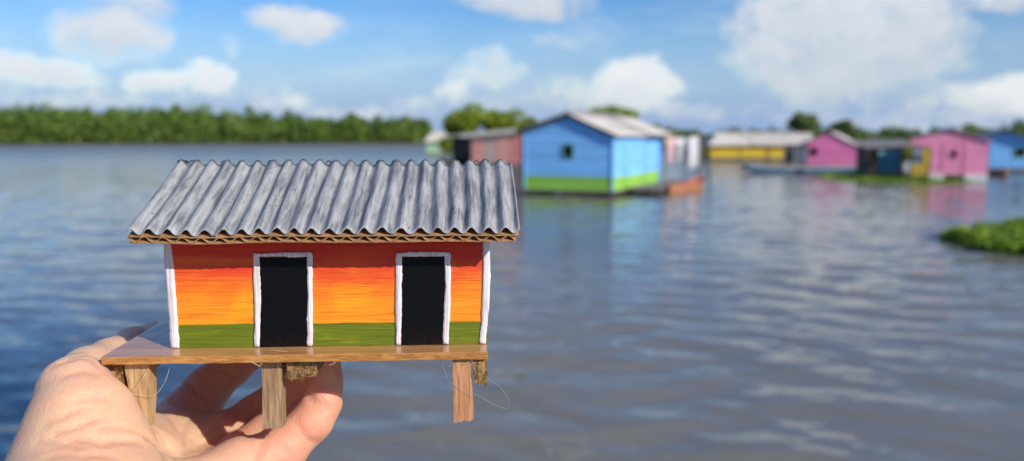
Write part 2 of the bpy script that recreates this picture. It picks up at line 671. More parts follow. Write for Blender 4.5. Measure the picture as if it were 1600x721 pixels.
def tree(name, label, px, Y, top_py, crown_w_px, crown_h_px, mat, n=1300, size=0.26, lumps=10, seed=1, group=None, ground=0.3):
    rng = np.random.default_rng(seed)
    x = (px - CX) / F_PX * Y
    top = CAM_Z + (HORIZON - top_py) / F_PX * Y
    rx = crown_w_px / F_PX * Y / 2
    rz = crown_h_px / F_PX * Y / 2
    cz = top - rz
    root = empty(name, (x, Y, ground - 0.1))
    tag(root, label, 'tree', group)
    base = ground - 0.1
    mb = MB()
    lean = rng.uniform(-0.15, 0.15)
    tr = max(0.07, rx * 0.07)
    mb.tube([(0, 0, 0), (lean * 0.4, 0.05, (cz - base) * 0.4), (lean, 0, (cz - base) * 0.8), (lean * 1.1, 0, cz - base + rz * 0.4)],
            [tr * 1.4, tr, tr * 0.8, tr * 0.3], 8)
    for k in range(7):
        a = k * 0.9 + rng.uniform(0, 0.5)
        h0 = (cz - base) * rng.uniform(0.55, 0.9)
        e = np.array([math.cos(a) * rx * 0.7, math.sin(a) * rx * 0.7, (cz - base) + rz * rng.uniform(-0.2, 0.6)])
        mb.tube([(lean * 0.8, 0, h0), (e[0] * 0.5, e[1] * 0.5, h0 * 0.4 + e[2] * 0.6), tuple(e)], [tr * 0.5, tr * 0.35, tr * 0.12], 6)
    mb.build('trunk', BARK, root, True)
    pts = crown_points((0, 0, cz - base), (rx, rx * 0.85, rz), n, rng, lumps)
    v, f = leaf_quads(pts, size, rng)
    np_mesh('crown', v, f, mat, root)
    return root


tree('leafy_tree', 'taller yellow-green tree behind the pink shed, left of its roof middle', 737, 60, 155, 92, 84, LEAF_YELLOW, 3200, 0.20, 14, 21, ground=0.3)
tree('leafy_tree', 'rounded yellow-green tree between the tallest tree and the blue gable', 790, 61, 164, 78, 74, LEAF_YELLOW, 2600, 0.20, 12, 22, ground=0.3)
tree('leafy_tree', 'small dark green tree peeping over the left slope of the blue house roof', 826, 63, 181, 44, 38, LEAF_MANGROVE, 900, 0.2, 8, 23, ground=0.3)
tree('leafy_tree', 'flat-topped green tree rising behind the ridge of the near blue house', 945, 60, 161, 104, 52, LEAF_YELLOW, 2000, 0.20, 12, 24, ground=0.3)
tree('leafy_tree', 'green tree with a thin bare grey side behind the long yellow house', 1250, 116, 174, 58, 44, LEAF_FAR, 1500, 0.33, 10, 25, ground=0.3)
tree('leafy_tree', 'dark rounded tree behind the ridge of the magenta house with the long boat', 1318, 117, 184, 62, 38, LEAF_FAR, 1300, 0.33, 9, 26, ground=0.3)
tree('leafy_tree', 'small tree tip showing between the pink cottage and the far right blue house', 1532, 118, 202, 46, 30, LEAF_FAR, 800, 0.33, 7, 27, ground=0.0)
tree('waterside_shrub', 'low yellow-green shrub at the water beside the black shed', 698, 57.5, 207, 30, 42, LEAF_YELLOW, 900, 0.16, 8, 28, ground=0.1)


tree('waterside_shrub', 'leafy shrub seen through the gap between teal shack and yellow porch', 1411, 54, 226, 30, 40, LEAF_YELLOW, 700, 0.15, 8, 29, ground=0.0)
tree('waterside_shrub', 'low shrub at the water between the magenta house and the teal shack', 1362, 56, 246, 24, 26, LEAF_YELLOW, 500, 0.13, 7, 30, ground=0.0)

# ------------------------------------------------------------------ far houses
ROOF_PALE = mat_paint('pale_fibre_cement_roof', (0.66, 0.60, 0.53), 0.85, 1.2, 0.3, (1, 1, 1), 0.2, 0.02)
ROOF_GREY = mat_paint('grey_roof', (0.34, 0.32, 0.29), 0.85, 1.2, 0.35, (1, 1, 1), 0.2, 0.02)
WOOD_GREY = mat_wood('weathered_grey_wood', (0.30, 0.25, 0.20), (0.13, 0.10, 0.08), 1.0, (1, 14, 14))
WOOD_DARK = mat_wood('wet_stilt_wood', (0.16, 0.12, 0.09), (0.06, 0.045, 0.035), 1.0, (8, 8, 1))
DARK = mat_paint('dark_opening', (0.012, 0.012, 0.012), 0.9)
P_BLUE = mat_paint('blue_paint', (0.23, 0.56, 0.98), 0.6, 0.9, 0.2, (0.5, 1, 5), boards=True)
P_BLUE_L = P_BLUE
P_GREEN = mat_paint('lime_green_paint', (0.30, 0.60, 0.085), 0.6, 0.9, 0.25, (0.5, 1, 5), boards=True)
P_PINK = mat_paint('pink_paint', (0.95, 0.34, 0.52), 0.6, 0.9, 0.25, (0.5, 1, 5), boards=True)
P_MAGENTA = mat_paint('magenta_paint', (0.98, 0.26, 0.50), 0.6, 0.9, 0.25, (0.5, 1, 5), boards=True)
P_SALMON = mat_paint('faded_salmon_paint', (0.78, 0.37, 0.31), 0.75, 0.8, 0.35, (1, 1, 1))
P_YELLOW = mat_paint('yellow_paint', (0.66, 0.45, 0.03), 0.65, 0.8, 0.3, (0.5, 1, 3), boards=True)
P_WHITE = mat_paint('white_paint', (0.72, 0.70, 0.66), 0.7, 0.8, 0.2)
P_TEAL = mat_paint('teal_paint', (0.12, 0.34, 0.42), 0.6, 0.8, 0.35)
P_BLACK = mat_paint('black_tarp_and_shade', (0.016, 0.018, 0.026), 0.5, 0.8, 0.3)
P_PALEGREEN = mat_paint('pale_green_paint', (0.34, 0.52, 0.33), 0.7, 0.8, 0.2)
P_CREAM = mat_paint('cream_panel', (0.50, 0.44, 0.32), 0.7, 0.8, 0.2)


def prof_at(prof, x):
    return float(np.interp(x, [p[0] for p in prof], [p[1] for p in prof]))


def plank_wall(root, prof, z0, y, mat_of, h=0.19, axis='x', openings=(), thick=0.028, x_sign=1, seed=0):
    """lapped horizontal boards, each an object; prof = [(x,z)...] top outline. axis 'x': wall along x at depth y; 'y': along y at x = y"""
    rnd = random.Random(seed)
    xs0, xs1 = prof[0][0], prof[-1][0]
    apex = max(p[1] for p in prof)
    xa = max(prof, key=lambda p: p[1])[0]
    z = z0
    out = []
    while z < apex - 0.03:
        z1 = min(z + h, apex)
        # x range in which the board is below the outline
        def lim(zz, left):
            if prof_at(prof, xs0 if left else xs1) >= zz:
                return xs0 if left else xs1
            a, b = (xs0, xa) if left else (xs1, xa)
            for _ in range(30):
                mid = (a + b) / 2
                if prof_at(prof, mid) >= zz:
                    b = mid
                else:
                    a = mid
            return b
        spans = [(lim(z, True), lim(z, False), lim(z1 - 0.004, True), lim(z1 - 0.004, False))]
        for (ox0, ox1, oz0, oz1) in openings:
            if z1 > oz0 + 0.02 and z < oz1 - 0.02:
                ns = []
                for (a, b, c, d) in spans:
                    if b <= ox0 or a >= ox1:
                        ns.append((a, b, c, d))
                    else:
                        if a < ox0 - 0.02:
                            ns.append((a, ox0, min(c, ox0), ox0))
                        if b > ox1 + 0.02:
                            ns.append((ox1, b, ox1, max(d, ox1)))
                spans = ns
        for (a, b, c, d) in spans:
            if b - a < 0.05:
                continue
            j = rnd.uniform(-0.004, 0.004)
            yb, yt = -thick * 0.5 + j, thick * 0.25 + j          # bottom edge proud, top tucked in
            zt = z1 + 0.012
            if axis == 'x':
                vs = [(a, y + yb, z), (b, y + yb, z), (d, y + yt, zt), (c, y + yt, zt),
                      (a, y + yb + thick, z), (b, y + yb + thick, z), (d, y + yt + thick * 0.6, zt), (c, y + yt + thick * 0.6, zt)]
            else:
                q = x_sign
                vs = [(y - q * yb, a, z), (y - q * yb, b, z), (y - q * yt, d, zt), (y - q * yt, c, zt),
                      (y - q * (yb + thick), a, z), (y - q * (yb + thick), b, z), (y - q * (yt + thick * 0.6), d, zt), (y - q * (yt + thick * 0.6), c, zt)]
            mb = MB().add(vs, [(0, 1, 2, 3), (7, 6, 5, 4), (0, 4, 5, 1), (1, 5, 6, 2), (2, 6, 7, 3), (3, 7, 4, 0)])
            out.append(mb.build('wall_plank', mat_of(z), root))
        z = z1
    return out


def corr_roof(root, p0, p1, q0, q1, mat, pitch=0.18, amp=0.025, name='roof_sheet', thick=0.02):
    """corrugated roof slope: ridge p0->p1, eave q0->q1"""
    p0, p1, q0, q1 = [np.array(p, dtype=float) for p in (p0, p1, q0, q1)]
    L = np.linalg.norm(p1 - p0)
    n = max(8, int(L / pitch) * 6)
    nrm = np.cross(p1 - p0, q0 - p0)
    nrm /= np.linalg.norm(nrm)
    if nrm[2] < 0:
        nrm = -nrm
    V, Fc = [], []
    m = 5
    for i in range(n + 1):
        u = i / n
        w = math.sin(2 * math.pi * u * L / pitch) * amp
        for k in range(m + 1):
            s = k / m
            top = p0 * (1 - u) + p1 * u
            bot = q0 * (1 - u) + q1 * u
            sag = -0.02 * math.sin(math.pi * s)
            V.append(top * (1 - s) + bot * s + nrm * (w + sag))
    for i in range(n):
        for k in range(m):
            a = i * (m + 1) + k
            Fc.append((a, a + 1, a + m + 2, a + m + 1))
    o = np_mesh(name, V, Fc, mat, root, True)
    solidify(o, thick, 0)
    return o


def window(root, x0, x1, z0, z1, y, frame_mat, fw=0.06, axis='x', x_sign=1):
    """frame of four bars with a dark recessed opening"""
    w = empty('window', (0, 0, 0))
    w.parent = root
    bars = [(x0 - fw, x1 + fw, z1, z1 + fw), (x0 - fw, x1 + fw, z0 - fw, z0), (x0 - fw, x0, z0, z1), (x1, x1 + fw, z0, z1)]
    for (a, b, c, d) in bars:
        mb = MB()
        if axis == 'x':
            mb.box(a, b, y - 0.05, y + 0.04, c, d)
        else:
            lo, hi = sorted((y - x_sign * 0.04, y + x_sign * 0.05))
            mb.box(lo, hi, a, b, c, d)
        mb.build('window_frame', frame_mat, w)
    return w


def stilts(root, xs, ys, z_top, mat=None, r=0.055):
    for x in xs:
        for y in ys:
            j = random.uniform(-0.04, 0.04)
            MB().tube([(x + j, y, -0.9), (x, y, z_top * 0.5), (x, y, z_top)], [r, r * 0.95, r * 0.9], 7).build('stilt', mat or WOOD_DARK, root, True)


def floor_boards(root, x0, x1, y0, y1, z, n, mat, name='floor_board', along='x', th=0.05):
    for i in range(n):
        if along == 'x':
            a = y0 + (y1 - y0) * i / n
            b = y0 + (y1 - y0) * (i + 1) / n - 0.012
            j = random.uniform(-0.03, 0.03)
            MB().box(x0 + j, x1 + j, a, b, z - th, z).build(name, mat, root)
        else:
            a = x0 + (x1 - x0) * i / n
            b = x0 + (x1 - x0) * (i + 1) / n - 0.012
            j = random.uniform(-0.03, 0.03)
            MB().box(a, b, y0 + j, y1 + j, z - th, z).build(name, mat, root)


# ---- near blue house -------------------------------------------------------
BH_R = on_z(957, 299, 0.25)                         # front right corner at floor height
BH_ANG = math.radians(-25.5)
BH_W = 3.95
BH_D = 7.4
bh = empty('stilt_house', (BH_R.x - math.cos(BH_ANG) * BH_W, BH_R.y - math.sin(BH_ANG) * BH_W, 0), BH_ANG)
tag(bh, 'bright blue plank house with lime green base, nearest house on the water', 'house', 'stilt houses on the lagoon')


def blue_green(z):
    return P_GREEN if z < 0.25 + 0.55 else P_BLUE


prof = [(0, 2.74), (BH_W * 0.5, 3.36), (BH_W, 2.56)]
plank_wall(bh, prof, 0.25, 0.0, blue_green, 0.19, openings=[(1.80, 2.20, 1.62, 2.06)], seed=1)
window(bh, 1.80, 2.20, 1.62, 2.06, 0.0, mat_paint('green_window_frame', (0.10, 0.26, 0.16), 0.6), 0.055)
plank_wall(bh, [(0.035, 2.58), (4.55, 2.58)], 0.25, BH_W, blue_green, 0.19, axis='y', seed=2)
plank_wall(bh, [(4.75, 2.58), (BH_D, 2.58)], 0.25, BH_W - 0.14, blue_green, 0.19, axis='y', seed=3)
MB().box(BH_W - 0.12, BH_W - 0.02, 4.56, 4.74, 0.25, 2.56).build('gap_post', mat_paint('gap_shade_blue', (0.03, 0.10, 0.2), 0.6), bh)  # filler post in the wall gap, coloured dark for the slit's shade
plank_wall(bh, [(0.03, 2.72), (BH_D, 2.72)], 0.25, 0.0, blue_green, 0.38, axis='y', x_sign=-1, seed=4)
plank_wall(bh, prof, 0.25, BH_D, lambda z: P_BLUE, 0.38, seed=5)
# corner boards
for (x, top) in ((-0.02, 2.70), (BH_W - 0.03, 2.54)):
    MB().box(x, x + 0.05, -0.05, 0.03, 0.25, top).build('corner_board', P_BLUE, bh)
# door on the sunlit side
dr = MB().box(BH_W + 0.016, BH_W + 0.05, 1.5, 2.3, 0.82, 2.30).build('door', P_BLUE, bh)
MB().box(BH_W + 0.016, BH_W + 0.05, 1.5, 2.3, 0.27, 0.816).build('door_kickboard', P_GREEN, dr)
MB().box(BH_W + 0.05, BH_W + 0.09, 2.16, 2.22, 1.38, 1.46).build('door_handle', WOOD_GREY, dr)
ov = 0.22
corr_roof(bh, (BH_W * 0.5, -ov, 3.44), (BH_W * 0.5, BH_D + 0.3, 3.44), (BH_W + 0.28, -ov, 2.50), (BH_W + 0.28, 4.9, 2.50), ROOF_PALE)
corr_roof(bh, (BH_W * 0.5 + 0.2, 4.6, 3.43), (BH_W * 0.5 + 0.2, BH_D + 0.6, 3.45), (BH_W + 0.42, 4.4, 2.56), (BH_W + 0.42, BH_D + 0.6, 2.56), ROOF_PALE)
corr_roof(bh, (BH_W * 0.5, -ov, 3.44), (BH_W * 0.5, BH_D + 0.3, 3.44), (-0.3, -ov, 2.74), (-0.3, BH_D + 0.3, 2.74), ROOF_GREY)
MB().tube([(BH_W * 0.5, -ov - 0.02, 3.47), (BH_W * 0.5, BH_D + 0.2, 3.48)], 0.07, 8).build('ridge_cap', ROOF_GREY, bh, True)
for sx, ex, ez in ((1, BH_W + 0.26, 2.46), (-1, -0.28, 2.69)):
    MB().prism([Vector((BH_W * 0.5, 0, 3.40)), Vector((ex, 0, ez)), Vector((ex, 0, ez - 0.10)), Vector((BH_W * 0.5, 0, 3.29))],
               (0, -ov + 0.06, 0), (0, -ov + 0.10, 0)).build('barge_board', WOOD_DARK, bh)
floor_boards(bh, -0.06, BH_W + 0.06, -0.06, BH_D, 0.246, 10, WOOD_GREY, along='x', th=0.07)
stilts(bh, [0.06, 1.0, 2.0, 3.0, BH_W - 0.06], [0.05, 2.5, 5.0, 7.3], 0.18)

# side deck
dk = empty('wooden_deck', bh.location, BH_ANG)
tag(dk, 'weathered plank deck beside the near blue house behind the orange boat', 'deck')
floor_boards(dk, BH_W + 0.08, BH_W + 1.55, 1.6, 9.6, 0.30, 26, WOOD_GREY, 'deck_board', 'x', 0.05)
MB().box(BH_W + 1.40, BH_W + 1.48, 1.7, 9.5, 0.13, 0.245).build('deck_beam', WOOD_DARK, dk)
MB().box(BH_W + 0.2, BH_W + 0.28, 1.7, 9.5, 0.13, 0.245).build('deck_beam', WOOD_DARK, dk)
stilts(dk, [BH_W + 0.24, BH_W + 1.44], [1.8, 4.3, 6.8, 9.3], 0.13, r=0.05)

# ---- salmon shed on the left of the blue house ------------------------------
an = empty('lean_to_shed', bh.location, BH_ANG)
tag(an, 'faded salmon shed with grey plank base leaning on the near blue house', 'shed')
AX0 = -2.55
aprof = [(AX0, 2.52), (-0.12, 2.70)]
plank_wall(an, [(AX0, 1.30), (-0.12, 1.30)], 0.25, -0.01, lambda z: WOOD_GREY, 0.175, seed=6)
pw = (-0.12 - AX0) / 4
cols = [P_SALMON, mat_paint('patched_grey_pink_sheet', (0.62, 0.44, 0.37), 0.8, 0.7, 0.4), P_SALMON, mat_paint('reddish_sheet', (0.74, 0.29, 0.25), 0.75, 0.8, 0.3)]
for i in range(4):
    a = AX0 + pw * i
    b = a + pw - 0.012
    MB().prism([Vector((a, 0, 1.31)), Vector((b, 0, 1.31)), Vector((b, 0, prof_at(aprof, b))), Vector((a, 0, prof_at(aprof, a)))], (0, -0.03 + 0.012 * (i % 2), 0), (0, 0.005 + 0.012 * (i % 2), 0)).build('wall_panel', cols[i], an)
MB().prism([Vector((0, 0.15, 0.25)), Vector((0, 4.0, 0.25)), Vector((0, 4.0, 2.5)), Vector((0, 0.15, 2.5))], (AX0, 0, 0), (AX0 + 0.03, 0, 0)).build('side_wall', P_SALMON, an)
MB().box(AX0, -0.12, 3.97, 4.0, 0.25, 2.5).build('back_wall', P_SALMON, an)
corr_roof(an, (-0.06, -0.12, 2.78), (-0.06, 4.2, 2.80), (AX0 - 0.4, -0.12, 2.56), (AX0 - 0.4, 4.2, 2.56), ROOF_PALE, 0.16, 0.03)
MB().prism([Vector((-0.33, 0, 2.80)), Vector((AX0 - 0.42, 0, 2.60)), Vector((AX0 - 0.42, 0, 2.42)), Vector((-0.33, 0, 2.62))], (0, -0.17, 0), (0, -0.13, 0)).build('fascia_board', mat_paint('pale_fascia', (0.74, 0.70, 0.58), 0.8), an)
floor_boards(an, AX0 - 0.05, -0.12, -0.04, 4.0, 0.245, 6, WOOD_GREY, th=0.07)
stilts(an, [AX0 + 0.1, -1.3, -0.3], [0.2, 3.8], 0.17)

# ---- black tarp shed ---------------------------------------------------------
bs = empty('tarp_shed', at(707, HORIZON, 39.5).xy.to_3d(), BH_ANG)
tag(bs, 'narrow shed wrapped in black sheeting left of the salmon shed', 'shed')
MB().box(0, 1.15, 0, 0.03, 0.2, 2.45).build('front_sheet', P_BLACK, bs)
MB().box(-0.03, 0, 0.01, 1.6, 0.2, 2.42).build('side_sheet', P_BLACK, bs)
MB().box(1.15, 1.18, 0.01, 1.6, 0.2, 2.42).build('side_sheet', P_BLACK, bs)
MB().box(0, 1.15, 1.6, 1.63, 0.2, 2.45).build('back_sheet', P_BLACK, bs)
for x in (0.02, 0.58, 1.13):
    MB().box(x - 0.03, x + 0.03, -0.035, -0.002, 0.2, 2.43).build('batten', P_BLACK, bs)
corr_roof(bs, (-0.2, 1.8, 2.62), (1.3, 1.8, 2.62), (-0.2, -0.15, 2.48), (1.3, -0.15, 2.48), ROOF_GREY)
MB().box(-0.05, 1.2, -0.05, 1.65, 0.12, 0.2).build('floor', WOOD_GREY, bs)
stilts(bs, [0.1, 1.05], [0.1, 1.5], 0.12)

# ---- laundry -----------------------------------------------------------------
ln0 = Vector((BH_W + 0.32, 8.4, 0.30))
ln1 = Vector((BH_W + 1.35, 4.6, 0.30))
Mb = Matrix.Translation(bh.location) @ Matrix.Rotation(BH_ANG, 4, 'Z')
cl = empty('clothesline', (0, 0, 0))
tag(cl, 'clothesline strung between two poles on the deck of the blue house', 'clothesline')
LA, LB = Mb @ Vector((BH_W + 0.10, 7.7, 0.30)), Mb @ Vector((BH_W + 1.42, 9.2, 0.30))
for p in (LA, LB):
    MB().tube([p, p + Vector((0.02, 0, 1.1)), p + Vector((0, 0, 2.25))], [0.04, 0.035, 0.03], 7).build('pole', WOOD_DARK, cl, True)


def line_pt(s, LA=None, LB=None):
    p = A0.lerp(B0, s)
    p.z -= 0.10 * 4 * s * (1 - s)
    return p


A0, B0 = LA + Vector((0, 0, 2.2)), LB + Vector((0, 0, 2.2))
MB().tube([line_pt(i / 12) for i in range(13)], 0.007, 5).build('line', P_WHITE, cl)


def garment(name, label, s0, s1, drop, mat, shape='sheet', seed=0):
    rnd = np.random.default_rng(seed)
    n, m = 26, 16
    V, Fc = [], []
    a = line_pt(s0)
    b = line_pt(s1)
    dirn = (b - a).normalized()
    nor = Vector((dirn.y, -dirn.x, 0))
    ph = rnd.random(4) * 6
    for i in range(n + 1):
        u = i / n
        top = line_pt(s0 + (s1 - s0) * u)
        for k in range(m + 1):
            s = k / m
            cen = u - 0.5
            width = 1.0
            if shape == 'shirt':
                width = 1.0 if s < 0.3 else 0.62
            if shape == 'trousers':
                width = 0.8 - 0.1 * s
            p = top + dirn * ((cen * width - cen) * (b - a).length)
            fold = 0.05 * s * math.sin(u * 9 + ph[0]) + 0.025 * s * math.sin(u * 21 + ph[1])
            low = drop * (1 - 0.12 * math.sin(u * 5 + ph[2]) ** 2)
            V.append(p + Vector((0, 0, -0.005 - s * low)) + nor * fold)
    for i in range(n):
        for k in range(m):
            if shape == 'trousers' and k > 5 and abs((i + 0.5) / n - 0.5) < 0.06 + 0.008 * k:
                continue
            q = i * (m + 1) + k
            Fc.append((q, q + 1, q + m + 2, q + m + 1))
    o = np_mesh(name, V, Fc, mat, None, True)
    solidify(o, 0.006, 0)
    return tag(o, label, 'laundry', 'washing hung on the line')


CL_W = mat_paint('white_cloth', (0.62, 0.60, 0.63), 0.9, 2, 0.1)
CL_P = mat_paint('pale_pink_cloth', (0.70, 0.46, 0.46), 0.9, 3, 0.25)
CL_D = mat_paint('grey_cloth', (0.28, 0.28, 0.32), 0.9, 3, 0.25)
garment('hung_shirt', 'pale pink shirt hanging next to the house end of the clothesline', 0.02, 0.33, 1.35, CL_P, 'shirt', 1)
garment('hung_shirt', 'white shirt hanging second from the house on the clothesline', 0.34, 0.57, 1.25, CL_W, 'shirt', 2)
garment('hung_trousers', 'grey trousers hanging between the white washing on the clothesline', 0.58, 0.70, 0.9, CL_D, 'trousers', 3)
garment('hung_sheet', 'long white sheet at the far right end of the clothesline', 0.71, 0.99, 1.62, CL_W, 'sheet', 4)


# ---- boats -------------------------------------------------------------------
def canoe(name, label, a, b, beam, depth, mat_hull, mat_in, rise=0.35, stern_rise=0.1, mat_rim=None, seats=2, freeboard=0.32, stern=0.35):
    """open wooden boat from stern a to prow b (points on the water)"""
    a, b = Vector((a[0], a[1], 0)), Vector((b[0], b[1], 0))
    L = (b - a).length
    root = empty(name, (a + b) / 2, math.atan2(b.y - a.y, b.x - a.x))
    tag(root, label, 'boat', 'boats on the lagoon')
    n, m = 28, 8
    V, Fc = [], []

    def sect(u):
        s = 2 * u - 1
        w = beam / 2 * max(0.03, (1 - abs(s) ** 2.6)) ** 0.75
        if s < 0:
            w = beam / 2 * max(stern, (1 - abs(s) ** 4) ** 0.8)
        sheer = freeboard + (rise * max(0, s) ** 2.4 if s > 0 else stern_rise * (-s) ** 2)
        keel = -depth * 0.5 + (0.55 * depth + rise * 0.5) * max(0, s) ** 4 + 0.25 * depth * max(0, -s) ** 4
        return w, sheer, keel
    for i in range(n + 1):
        u = i / n
        w, sh, ke = sect(u)
        x = (u - 0.5) * L + (0.12 * L * 0.2 * max(0, 2 * u - 1) ** 3)
        for k in range(m + 1):
            g = -1 + 2 * k / m
            prof_y = math.copysign(abs(g) ** 0.7, g) * w
            prof_z = ke + (sh - ke) * abs(g) ** 2.2
            V.append((x, prof_y, prof_z))
    for i in range(n):
        for k in range(m):
            q = i * (m + 1) + k
            Fc.append((q, q + 1, q + m + 2, q + m + 1))
    Fc = [tuple(f) for f in Fc]
    hull = np_mesh('hull', V, Fc, mat_hull, root, True)
    hull.data.materials.append(mat_in)
    solidify(hull, 0.03, -1, 1, 1)
    # transom
    MB().prism([Vector(V[k]) for k in range(m + 1)], (0.0, 0, 0), (0.03, 0, 0)).build('transom', mat_hull, root)
    for sgn in (0, m):
        pts = [Vector(V[i * (m + 1) + sgn]) + Vector((0, 0, 0.012)) for i in range(n + 1)]
        MB().tube(pts, 0.022, 6).build('gunwale', mat_rim or mat_in, root, True)
    for q in range(seats):
        u = 0.25 + 0.45 * q / max(1, seats - 1)
        w, sh, ke = sect(u)
        x = (u - 0.5) * L
        MB().box(x - 0.1, x + 0.1, -w * 0.88, w * 0.88, sh * 0.55, sh * 0.55 + 0.03).build('seat', mat_in, root)
    return root


B_ORANGE = mat_paint('orange_brown_boat_paint', (0.42, 0.18, 0.085), 0.55, 2, 0.35)
B_RED = mat_paint('worn_red_boat_paint', (0.44, 0.13, 0.09), 0.6, 2, 0.35)
p0, p1 = on_z(1046, 304), on_z(1096, 295)
canoe('wooden_boat', 'small orange-brown rowing boat moored at the deck of the blue house', p0, (p1.x + 0.15, p1.y + 0.4), 0.80, 0.5, B_ORANGE, B_RED, 0.26, 0.10, B_RED, 2, 0.32, 0.15)
p0, p1 = on_z(1166, 271), on_z(1348, 268)
B_BLUE = mat_paint('dark_blue_boat_paint', (0.05, 0.11, 0.20), 0.55, 2, 0.3)
B_GREY = mat_paint('pale_grey_boat_inside', (0.42, 0.41, 0.43), 0.7, 2, 0.25)
canoe('long_canoe', 'long low canoe with dark blue hull in front of the magenta house', p1, p0, 1.1, 0.4, B_BLUE, B_GREY, 0.34, 0.06, B_GREY, 4, 0.30)
p0, p1 = on_z(1546, 274), on_z(1572, 277)
canoe('wooden_boat', 'tan dugout tied below the far right blue house', p0, p1, 0.7, 0.4, mat_paint('tan_boat', (0.36, 0.24, 0.15), 0.7), WOOD_GREY, 0.2, 0.1, WOOD_GREY, 2, 0.30)


# ---- general far house --------------------------------------------------------
def front_house(name, label, px0, px1, Y, prof_px, base_z, mat_of, depth, ang_deg, roof_l, roof_r, ov=0.3, plank=0.24, openings_px=(), side='right', frame=None, cat='house', ov_side=0.35, ridge_back=0.0):
    """gable-front house: prof_px = [(px,py)...] left eave, apex, right eave seen at depth Y"""
    ang = math.radians(ang_deg)
    x0, x1 = (px0 - CX) / F_PX * Y, (px1 - CX) / F_PX * Y
    ca, sa = math.cos(ang), math.sin(ang)
    u1 = (px1 - CX) / F_PX
    W = (u1 * Y - x0) / (ca - u1 * sa)
    root = empty(name, (x0, Y, 0), ang)
    tag(root, label, cat, 'stilt houses on the lagoon')

    def lx(px):
        u = (px - CX) / F_PX
        return (u * Y - x0) / (ca - u * sa)

    def lz(py, px=px0):
        return CAM_Z + (HORIZON - py) / F_PX * (Y + lx(px) * sa)
    prof = [(0 if i == 0 else W if i == len(prof_px) - 1 else lx(p[0]), lz(p[1], p[0])) for i, p in enumerate(prof_px)]
    ops = [(lx(a), lx(b), lz(d, a), lz(c, a)) for (a, c, b, d) in openings_px]
    plank_wall(root, prof, base_z, 0.0, mat_of, plank, openings=ops, seed=len(label))
    for o in ops:
        window(root, o[0], o[1], o[2], o[3], 0.0, frame or WOOD_DARK, 0.05)
    zl, zr = prof[0][1], prof[-1][1]
    plank_wall(root, [(0.03, zr), (depth, zr)], base_z, W, mat_of, plank * 1.5, axis='y', seed=3)
    plank_wall(root, [(0.03, zl), (depth, zl)], base_z, 0.0, mat_of, plank * 1.5, axis='y', x_sign=-1, seed=4)
    plank_wall(root, prof, base_z, depth, mat_of, plank * 2, seed=5)
    (xa, za) = max(prof, key=lambda p: p[1])
    sl = (za - zl) / max(0.1, xa)
    sr = (za - zr) / max(0.1, W - xa)
    corr_roof(root, (xa, -ov, za + 0.09), (xa, depth + ov, za + 0.09), (-ov_side, -ov, zl - sl * ov_side + 0.09), (-ov_side, depth + ov, zl - sl * ov_side + 0.09), roof_l)
    corr_roof(root, (xa, -ov, za + 0.09), (xa, depth + ov, za + 0.09), (W + ov_side, -ov, zr - sr * ov_side + 0.09), (W + ov_side, depth + ov, zr - sr * ov_side + 0.09), roof_r)
    MB().tube([(xa, -ov - 0.02, za + 0.12), (xa, depth + ov, za + 0.12)], 0.06, 8).build('ridge_cap', roof_l, root, True)
    MB().box(-0.06, W + 0.06, -0.06, depth, base_z - 0.1, base_z - 0.003).build('floor', WOOD_GREY, root)
    stilts(root, np.linspace(0.1, W - 0.1, 4), [0.05, depth - 0.1], base_z - 0.1)
    return root, lx, lz, W, prof


# small pale house far left
front_house('stilt_house', 'tiny pale green hut with cream roof far off beside the mangroves', 667, 701, 118,
            [(667, 222), (684, 219), (701, 222)], 0.25, lambda z: P_PALEGREEN, 4.0, 0, P_WHITE, P_WHITE, openings_px=[(688, 228, 693, 235)])
hut = [o for o in COL.objects if o.name.startswith('stilt_house') and o.parent is None][-1]
# its hipped cream roof is steep and faces the viewer
MBr = corr_roof(hut, (0.7, 1.6, 3.3), (2.6, 1.6, 3.3), (-0.5, -0.6, 1.85), (3.7, -0.6, 1.85), mat_paint('cream_roof', (0.62, 0.57, 0.46), 0.8), 0.2, 0.02)

# long yellow house: ridge runs along the front
yY = 86
yx0, yx1 = (1109 - CX) / F_PX * yY, (1262 - CX) / F_PX * yY
yh = empty('stilt_house', (yx0, yY, 0), math.radians(-3))
tag(yh, 'long low yellow house with wide cream roof left of the magenta house', 'house', 'stilt houses on the lagoon')
yW = yx1 - yx0
plank_wall(yh, [(0, 1.68), (yW * 0.83, 1.68)], 0.30, 0.0, lambda z: P_YELLOW, 0.23, openings=[(3.05, 3.15, 0.3, 1.6), (6.0, 6.12, 0.3, 1.6)], seed=8)
plank_wall(yh, [(yW * 0.83, 1.68), (yW, 1.68)], 0.30, 0.25, lambda z: mat_wood('tan_boards', (0.42, 0.29, 0.16), (0.22, 0.15, 0.09), 1.0, (1, 10, 10)), 0.23, seed=9)
for x in (3.1, 6.06, yW * 0.83):
    MB().box(x - 0.06, x + 0.06, -0.04, 0.05, 0.3, 1.70).build('post', WOOD_DARK, yh)
MB().box(-0.03, 0, 0.02, 5, 0.3, 1.68).build('side_wall', P_YELLOW, yh)
MB().box(yW, yW + 0.03, 0.3, 5, 0.3, 1.68).build('side_wall', P_YELLOW, yh)
MB().box(0, yW, 5, 5.03, 0.3, 1.68).build('back_wall', P_YELLOW, yh)
corr_roof(yh, (1.2, 2.6, 3.02), (yW * 0.42, 2.6, 3.0), (-0.35, -0.5, 1.62), (yW * 0.42, -0.5, 1.64), ROOF_PALE, 0.22, 0.03)
corr_roof(yh, (yW * 0.40, 2.6, 3.05), (yW + 0.6, 2.6, 3.02), (yW * 0.40, -0.55, 1.67), (yW + 0.6, -0.55, 1.62), ROOF_PALE, 0.22, 0.03)
